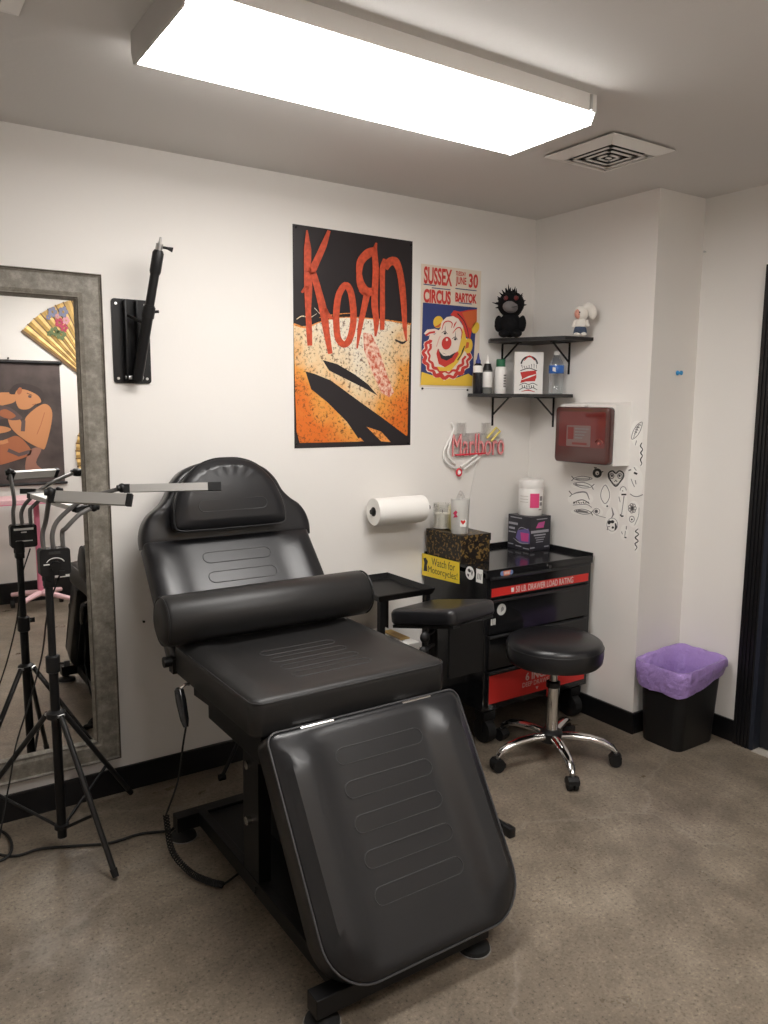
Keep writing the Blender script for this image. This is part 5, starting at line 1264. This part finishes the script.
# ================================================================== bin with purple liner
BCn = V((0.126, -0.890, 0))
t = thing('waste_bin', 'black wastebasket with a purple liner in the wall recess', 'bin', BCn)
def rr(w, l, r, z, c=BCn, n=6): return [V((c.x+a, c.y+b_, z)) for a, b_ in roundpoly([(-w/2, -l/2), (w/2, -l/2), (w/2, l/2), (-w/2, l/2)], r, n, 0.5)]
b = new(); loft(b, [rr(0.264, 0.200, 0.04, 0.0), rr(0.270, 0.206, 0.042, 0.006), rr(0.306, 0.246, 0.05, 0.365), rr(0.298, 0.238, 0.048, 0.365), rr(0.260, 0.196, 0.038, 0.012)]); part('basket', b, M_PLAST, t)
m_lin = mat('purple_liner', (0.42, 0.285, 0.64), 0.28, bump=(34, 1.0, 0.014), trans=0.12, ior=1.2)
def liner():
    rg = []; rnd = random.Random(3)
    N = 72
    base = roundpoly([(-0.5, -0.5), (0.5, -0.5), (0.5, 0.5), (-0.5, 0.5)], 0.17, 8, 0.06); N = len(base)
    ph = [rnd.uniform(0, 6.28) for _ in range(8)]
    def row(w, l, zf, wob):
        R = []
        for i, (a, c) in enumerate(base):
            th = math.atan2(c, a); k = 1+wob*(0.25*math.sin(9*th+ph[0])+0.35*math.sin(19*th+ph[1])+0.4*math.sin(31*th+ph[2])+rnd.uniform(-.3, .3))
            R.append(V((BCn.x+a*w*k, BCn.y+c*l*k, zf(a, c, th))))
        return R
    lift = lambda a, c: 0.020*(a+0.5)                       # liner stands a little higher at the right
    def hem(a, c, th):                                      # uneven lower hem: long on the left and front, short at the right
        return 0.258 + 0.072*max(0, a+0.5)**1.2 + 0.003*math.sin(7*th+ph[3])
    rg.append(row(0.320, 0.260, hem, 0.016)); 
    rg.append(row(0.338, 0.276, lambda a, c, th: hem(a, c, th)+0.035, 0.020))
    rg.append(row(0.348, 0.284, lambda a, c, th: 0.335+lift(a, c)*0.6+0.03*max(0, a), 0.022))
    rg.append(row(0.350, 0.284, lambda a, c, th: 0.366+lift(a, c), 0.014))
    rg.append(row(0.342, 0.276, lambda a, c, th: 0.376+lift(a, c)+0.002*math.sin(11*th), 0.010))
    rg.append(row(0.292, 0.234, lambda a, c, th: 0.368+lift(a, c), 0.006))
    rg.append(row(0.264, 0.212, lambda a, c, th: 0.28, 0.02))
    rg.append(row(0.250, 0.198, lambda a, c, th: 0.14, 0.02))
    rg.append(row(0.215, 0.165, lambda a, c, th: 0.03, 0.02))
    bb = new(); loft(bb, rg, cap0=False); return bb
part('liner', liner(), m_lin, t, 'crinkled purple plastic liner', angle=80)

# ================================================================== tripod lamp by the mirror
TP = V((-2.428, -0.300, 0))
t = thing('tripod_lamp', 'black tripod lamp with gooseneck light bars in front of the mirror', 'lamp', TP)
b = new(); cyl(b, TP+Z*0.045, TP+Z*0.68, 0.0155, n=16); part('pole', b, M_BLACKM, t)
b = new(); cyl(b, TP+Z*0.62, TP+Z*0.98, 0.0125, n=16); part('upper_pole', b, M_PLAST, t)
def collar(z, r, h, name='collar'):
    b = new(); lathe(b, [(r*0.8, z-h/2), (r, z-h/2+0.004), (r, z+h/2-0.004), (r*0.8, z+h/2)], TP, 16); cyl(b, TP+Z*z, TP+Z*z+V((0.034, -0.03, 0.004)), 0.004, n=8); box(b, (TP.x+0.028, TP.y-0.036, z-0.006), (TP.x+0.046, TP.y-0.028, z+0.012)); part(name, b, M_PLAST, t)
collar(0.66, 0.023, 0.06); collar(0.965, 0.020, 0.05)
b = new(); lathe(b, [(0.018, 0.470), (0.030, 0.474), (0.030, 0.492), (0.018, 0.500)], TP, 16); part('leg_hub', b, M_PLAST, t)
b = new(); lathe(b, [(0.017, 0.075), (0.024, 0.078), (0.024, 0.092), (0.017, 0.095)], TP, 16); part('brace_hub', b, M_PLAST, t)
feet = [W(116, 877, 2, 0.008), W(-45, 835, 2, 0.008), V((-2.125, -0.050, 0.008))]
for f_ in feet:
    d = V((f_.x-TP.x, f_.y-TP.y, 0)).normalized(); s0 = TP+d*0.030+Z*0.485
    b = new(); tube(b, [s0, f_.lerp(s0, 0.01)], 0.0095, 10); lg = part('leg', b, mat('satin_black_leg', (0.03, 0.03, 0.03), 0.3, 0.5), t)
    b = new(); tube(b, [f_.lerp(s0, 0.05), f_], [0.012, 0.010], 10); part('foot', b, M_RUBBER, lg)
    m_ = s0.lerp(f_, 0.62); b = new(); tube(b, [TP+d*0.022+Z*0.085, m_], 0.0055, 8); part('brace', b, M_BLACKM, t)
    b = new(); cyl(b, s0+V((-d.y, d.x, 0))*-0.012, s0+V((-d.y, d.x, 0))*0.012, 0.005, n=8); part('rivet', b, M_STEEL, lg)
# control box, its back with knob towards the room, label side to the mirror
ck_ = W(54, 561, 1, TP.y-0.01)
hb = 0.047
b = new(); prism(b, roundpoly([(-hb, -0.044), (hb, -0.044), (hb, 0.044), (-hb, 0.044)], 0.010, 5), (ck_, X, Z, -Y), -0.022, 0.022); cbx = part('control_box', b, M_PLAST, t)
b = new(); cyl(b, ck_+V((0, -0.021, -0.012)), ck_+V((0, -0.034, -0.012)), 0.016, n=16); part('knob', b, M_BLACKM, cbx)
b = new(); tube(b, [ck_+V((0.028*math.cos(a), -0.0225, -0.006+0.020*math.sin(a))) for a in [0.3+2.5*i/10 for i in range(11)]], 0.0015, 5); box(b, (ck_.x-0.036, ck_.y-0.0232, ck_.z-0.008), (ck_.x-0.018, ck_.y-0.0220, ck_.z-0.004)); part('dial_marks', b, M_WHITEPR, cbx)
b = new(); box(b, (ck_.x-0.018, ck_.y-0.0235, ck_.z+0.026), (ck_.x+0.016, ck_.y-0.0220, ck_.z+0.035)); part('socket', b, M_INK, cbx)
b = new(); box(b, (ck_.x-0.035, ck_.y+0.0220, ck_.z+0.024), (ck_.x+0.035, ck_.y+0.0230, ck_.z+0.032)); box(b, (ck_.x-0.010, ck_.y+0.0220, ck_.z+0.014), (ck_.x+0.010, ck_.y+0.0230, ck_.z+0.018)); box(b, (ck_.x-0.030, ck_.y+0.0220, ck_.z-0.020), (ck_.x+0.030, ck_.y+0.0230, ck_.z-0.016)); part('box_lettering', b, M_WHITEPR, cbx)
b = new(); box(b, (TP.x-0.016, TP.y-0.016, ck_.z-0.085), (TP.x+0.016, TP.y+0.016, ck_.z-0.050), bev=0.002); part('mount', b, M_PLAST, t)
# three goosenecks, each with a joint and a light bar
zt = ck_.z+0.042
def bar(p, q, w=0.030, h=0.014, face=None, tip=0.012):
    d = (q-p).normalized(); n_ = (face or Z); n_ = (n_-d*n_.dot(d)).normalized(); s = d.cross(n_)
    o = [p, q]; pf = [(-w/2, h/2), (w/2, h/2), (w/2, -h/2), (w/2-0.003, -h/2), (w/2-0.003, h/2-0.003), (-w/2+0.003, h/2-0.003), (-w/2+0.003, -h/2), (-w/2, -h/2)]
    b = new(); loft(b, [[c+s*a+n_*e for a, e in pf] for c in o]); 
    bd = part('light_bar', b, M_ALU, t, smooth=False)
    b = new(); pf2 = [(-w/2+0.004, -h/2+0.002), (w/2-0.004, -h/2+0.002), (w/2-0.004, -h/2+0.006), (-w/2+0.004, -h/2+0.006)]
    loft(b, [[c+s*a+n_*e for a, e in pf2] for c in (p.lerp(q, 0.02), p.lerp(q, 0.98))]); part('diffuser', b, M_WHITEP, bd, smooth=False)
    for c0, c1 in ((p-d*0.014, p+d*0.006), (q-d*0.004, q+d*tip)):
        b = new(); loft(b, [[c+s*a+n_*e for a, e in ((-w/2-.001, -h/2-.001), (w/2+.001, -h/2-.001), (w/2+.001, h/2+.001), (-w/2-.001, h/2+.001))] for c in (c0, c1)]); part('end_cap', b, M_PLAST, bd, smooth=False)
def arm(x_off, via, joint):
    b = new(); tube(b, smooth_path([V((ck_.x+x_off, ck_.y, zt-0.004)), V((ck_.x+x_off, ck_.y, zt+0.05))]+via+[joint], 7), 0.0075, 8); part('gooseneck', b, M_GREYTUBE, t)
    b = new(); blob(b, joint, 0.014, 0.014, 0.016, 12, 8); cyl(b, joint+V((-0.016, 0, 0)), joint+V((0.016, 0, 0)), 0.011, n=10); part('joint', b, M_PLAST, t)
jA = W(50, 492, 1, -0.41); arm(-0.030, [W(46, 520, 1, -0.33)], jA)
bar(W(54, 496.5, 1, -0.42), W(128, 500, 1, -0.56), 0.036, 0.014, V((-0.2, -1, 0.45)))
jB = W(122, 488, 1, -0.36); arm(0.0, [W(60, 518, 1, -0.30), W(84, 500, 1, -0.31)], jB)
bar(W(128, 488.5, 1, -0.37), W(209, 486.5, 1, -0.46), 0.026, 0.014, V((-0.3, -1, 0.3)), 0.040)
jC = W(94, 507, 1, -0.30); arm(0.030, [W(66, 528, 1, -0.32), W(80, 514, 1, -0.31)], jC)
bar(W(80, 508.5, 1, -0.29), W(80, 508.5, 1, -0.29)+V((-0.10, 0.20, 0.03)), 0.050, 0.016)
# its thin cable hanging from the box
b = new(); tube(b, smooth_path([ck_+V((0.02, 0.02, -0.05)), W(48, 610, 1, -0.28), W(42, 655, 1, -0.27), W(30, 700, 1, -0.26), W(16, 745, 1, -0.26), W(8, 790, 1, -0.26), V((-2.66, -0.32, 0.008)), V((-2.80, -0.40, 0.006))], 6), 0.0028, 6); part('cable', b, M_RUBBER, t)

# ================================================================== opposite wall, seen in the mirror
YV = -YF - 0.040         # mirrored distance of the opposite wall
def MV(u, v, off=0.0):
    q = W(u, v, 1, YV); return V((q.x, YF+off, q.z))
t = thing('painted_scroll', 'dark wall scroll painted with a crouching person, seen in the mirror', 'poster', MV(-5, 430))
PM = lambda a, b_, l: MV(a/6.4, 350+b_/6.4, 0.004+0.0006*l)
xl = -70
p = Print(PM)
m_sc = mat('scroll_grey', (0.085, 0.065, 0.06), 0.7, vary=(6, 0.35)); m_sk = mat('scroll_skin', (0.60, 0.27, 0.12), 0.7); m_sk2 = mat('scroll_skin_dark', (0.42, 0.15, 0.07), 0.7); m_ta = mat('scroll_ink', (0.13, 0.09, 0.085), 0.7); m_hair = mat('scroll_hair', (0.06, 0.045, 0.042), 0.7)
b = new(); c0, c1 = MV(xl, 357, 0.001), MV(65, 483, 0.001)
box(b, (c0.x, YF+0.0005, c1.z), (MV(61, 400).x, YF+0.003, c0.z)); part('canvas', b, m_sc, t, smooth=False)
p.blob([(-200, 330), (-60, 280), (80, 275), (95, 330), (0, 360), (-200, 420)], m_sk, 1)
p.blob([(60, 280), (90, 225), (160, 215), (250, 245), (285, 300), (265, 345), (230, 355), (150, 290)], m_hair, 2)
p.blob([(95, 300), (108, 258), (150, 252), (200, 268), (245, 295), (262, 332), (225, 348), (180, 378), (120, 372)], m_sk, 3)
p.ell(124, 262, 15, 24, m_sk2, 4, 0.3, 12); p.ell(190, 298, 12, 9, m_ta, 4, 0.3, 10); p.stroke([(170, 275), (205, 290)], 4, m_hair, 4); p.stroke([(205, 350), (228, 345)], 5, m_sk2, 4)
p.blob([(165, 430), (230, 370), (290, 345), (330, 385), (328, 470), (290, 620), (260, 630), (180, 590), (110, 540), (60, 480), (50, 400), (100, 400), (150, 480)], m_sk, 2)
p.stroke([(285, 400), (260, 480), (235, 540)], 4, m_sk2, 3); p.stroke([(150, 450), (145, 520)], 26, m_ta, 3)
p.blob([(-100, 360), (40, 360), (120, 410), (140, 440), (80, 450), (20, 440), (-100, 470)], m_ta, 3); p.blob([(0, 390), (40, 380), (100, 420), (60, 440), (0, 420)], m_sk2, 4)
p.blob([(-100, 480), (30, 490), (70, 510), (20, 530), (-100, 540)], m_sk, 2); p.blob([(40, 570), (110, 550), (170, 600), (200, 660), (120, 700), (-60, 740), (-100, 640)], m_sk2, 2)
p.stroke([(50, 640), (120, 670), (190, 650)], 24, m_ta, 3); p.stroke([(-80, 600), (20, 590), (50, 580)], 26, m_sk, 3)
p.blob([(190, 640), (265, 630), (230, 720), (275, 770), (250, 800), (180, 790), (160, 740)], mat('scroll_leg', (0.35, 0.17, 0.12), 0.7), 2)
part('painting', p.bm, p.mats, t, smooth=False)
zt_ = MV(30, 363).z
for z_ in (zt_+0.004, MV(30, 484).z):
    b = new(); cyl(b, (MV(xl-3, 400).x, YF+0.013, z_), (MV(63, 400).x, YF+0.013, z_), 0.010, n=12); part('rod', b, M_PLAST, t)
b = new(); cyl(b, (MV(8, 360).x, YF+0.001, zt_+0.03), (MV(8, 360).x, YF+0.02, zt_+0.03), 0.006, n=8); part('nail', b, M_PLAST, t)
def fan(name, label, piv, R, a0, a1, n, r0):
    t = thing(name, label, 'fan', piv, 'folding fans on the opposite wall')
    m_g = mat('gold_paper', (0.60, 0.39, 0.13), 0.4, 0.15, vary=(14, 0.35)); m_r = mat('dark_bamboo', (0.16, 0.09, 0.04), 0.5)
    b = new()
    vi, vo = [], []
    for i in range(2*n+1):
        a = a0+(a1-a0)*i/(2*n); h = 0.006+(0.009 if i % 2 else 0.0); d = V((math.cos(a), 0, math.sin(a)))
        vi.append(piv+d*r0+Y*h); vo.append(piv+d*R+Y*h)
    A = [b.verts.new(p_) for p_ in vi]; B = [b.verts.new(p_) for p_ in vo]; A2 = [b.verts.new(p_-Y*0.003) for p_ in vi]; B2 = [b.verts.new(p_-Y*0.003) for p_ in vo]
    for i in range(2*n): b.faces.new((A[i], B[i], B[i+1], A[i+1])); b.faces.new((A2[i], A2[i+1], B2[i+1], B2[i])); b.faces.new((B[i], B2[i], B2[i+1], B[i+1])); b.faces.new((A[i], A[i+1], A2[i+1], A2[i]))
    part('leaf', b, m_g, t, smooth=False)
    for i in range(n+1):
        a = a0+(a1-a0)*i/n; d = V((math.cos(a), 0, math.sin(a))); s = V((-d.z, 0, d.x)); w = 0.010 if i in (0, n) else 0.004
        b = new(); loft(b, [[piv+d*r_+s*w*e+Y*y_ for e, y_ in ((-1, 0.002), (1, 0.002), (1, 0.010), (-1, 0.010))] for r_ in (0.0, R+0.004)]); part('rib', b, m_r, t, smooth=False)
    return t, m_g
pv = MV(104, 392, 0.004); tipd = MV(22, 331, 0.004)-pv
a0 = math.atan2(tipd.z, tipd.x)
ft_, _ = fan('folding_fan', 'gold folding fan painted with flowers, seen in the mirror', pv, tipd.length, a0, a0-2.1, 24, 0.16)
p = Print(lambda a, b_, l: MV(a/5.12*1.0+0, 280+b_/4.655, 0.024+0.001*l))
for (a, c, r_, m_) in ((300, 200, 16, mat('flower_red', (0.42, 0.05, 0.09), 0.6)), (325, 225, 13, mat('flower_red', (0, 0, 0))), (335, 190, 13, mat('flower_pink', (0.6, 0.3, 0.33), 0.6)), (275, 240, 16, mat('leaf_green', (0.12, 0.16, 0.06), 0.6)), (310, 255, 18, mat('leaf_green', (0, 0, 0))), (250, 250, 10, mat('leaf_green', (0, 0, 0))), (265, 150, 17, mat('petal_grey', (0.20, 0.21, 0.30), 0.6)), (320, 150, 18, mat('petal_grey', (0, 0, 0))), (245, 175, 9, mat('petal_grey', (0, 0, 0))), (290, 170, 8, mat('flower_pink', (0, 0, 0)))):
    for k in range(5): p.ell(a+r_*0.9*math.cos(k*1.257), c+r_*0.9*math.sin(k*1.257), r_*0.62, r_*0.62, m_, 1+k % 3, n=8)
part('flower_print', p.bm, p.mats, ft_, smooth=False)
pv2 = MV(135, 452, 0.004)
fan('folding_fan', 'lower folding fan with brown edge peeking past the mirror frame', pv2, (pv2-MV(75.5, 452, 0.004)).length, 2.70, 3.75, 8, 0.14)

# pink rolling tray stand below the scroll
m_pk = mat('pink_metal', (0.80, 0.24, 0.36), 0.4); m_pkl = mat('pale_pink_metal', (0.85, 0.55, 0.58), 0.4)
yp = YF+0.32
def MP(u, v): 
    q = W(u, v, 1, -yp-0.040); return V((q.x, yp, q.z))
c0, c1 = MP(-30, 503), MP(64, 503)
t = thing('pink_tray_stand', 'pink rolling tray stand under the wall scroll, seen in the mirror', 'stand', (MP(38, 560).x, yp, 0))
b = new(); box(b, (c0.x, yp-0.15, c0.z-0.012), (c1.x, yp+0.15, c0.z+0.018), bev=0.004); part('tray', b, m_pkl, t, smooth=False)
b = new(); box(b, (c0.x-0.004, yp-0.154, c0.z-0.018), (c1.x+0.004, yp+0.154, c0.z-0.012), bev=0.001); part('tray_rim', b, m_pk, t, smooth=False)
xp = MP(38, 540).x
b = new(); cyl(b, (xp, yp, 0.13), (xp, yp, c0.z-0.015), 0.020, n=14); part('column', b, m_pk, t)
for k in range(4):
    a = PI/4+k*PI/2; d = V((math.cos(a), math.sin(a), 0)); e = V((xp, yp, 0.10))+d*0.24
    b = new(); tube(b, [V((xp, yp, 0.13)), V((xp, yp, 0.12))+d*0.12, e], [0.024, 0.020, 0.016], 10); part('leg', b, m_pkl, t)
    b = new(); cyl(b, e+V((-0.012, 0, -0.068)), e+V((0.012, 0, -0.068)), 0.032, n=14); cyl(b, e+V((0, 0, -0.05)), e, 0.008, n=8); part('caster', b, M_RUBBER, t)

# two nails left in the walls
for (u, v, ax, val, d, lab) in ((143, 621, 1, 0.0, -Y, 'small dark nail in the wall left of the chair bolster'), (706, 252, 0, XJ, -X, 'small nail high on the recessed wall near its inner corner')):
    q = W(u, v, ax, val); b = new(); cyl(b, q+d*0.0005, q+d*0.012, 0.0025, n=8); cyl(b, q+d*0.012, q+d*0.0135, 0.005, n=10)
    solo('wall_nail', b, M_STEEL if ax == 0 else M_PLAST, lab, 'nail', q)
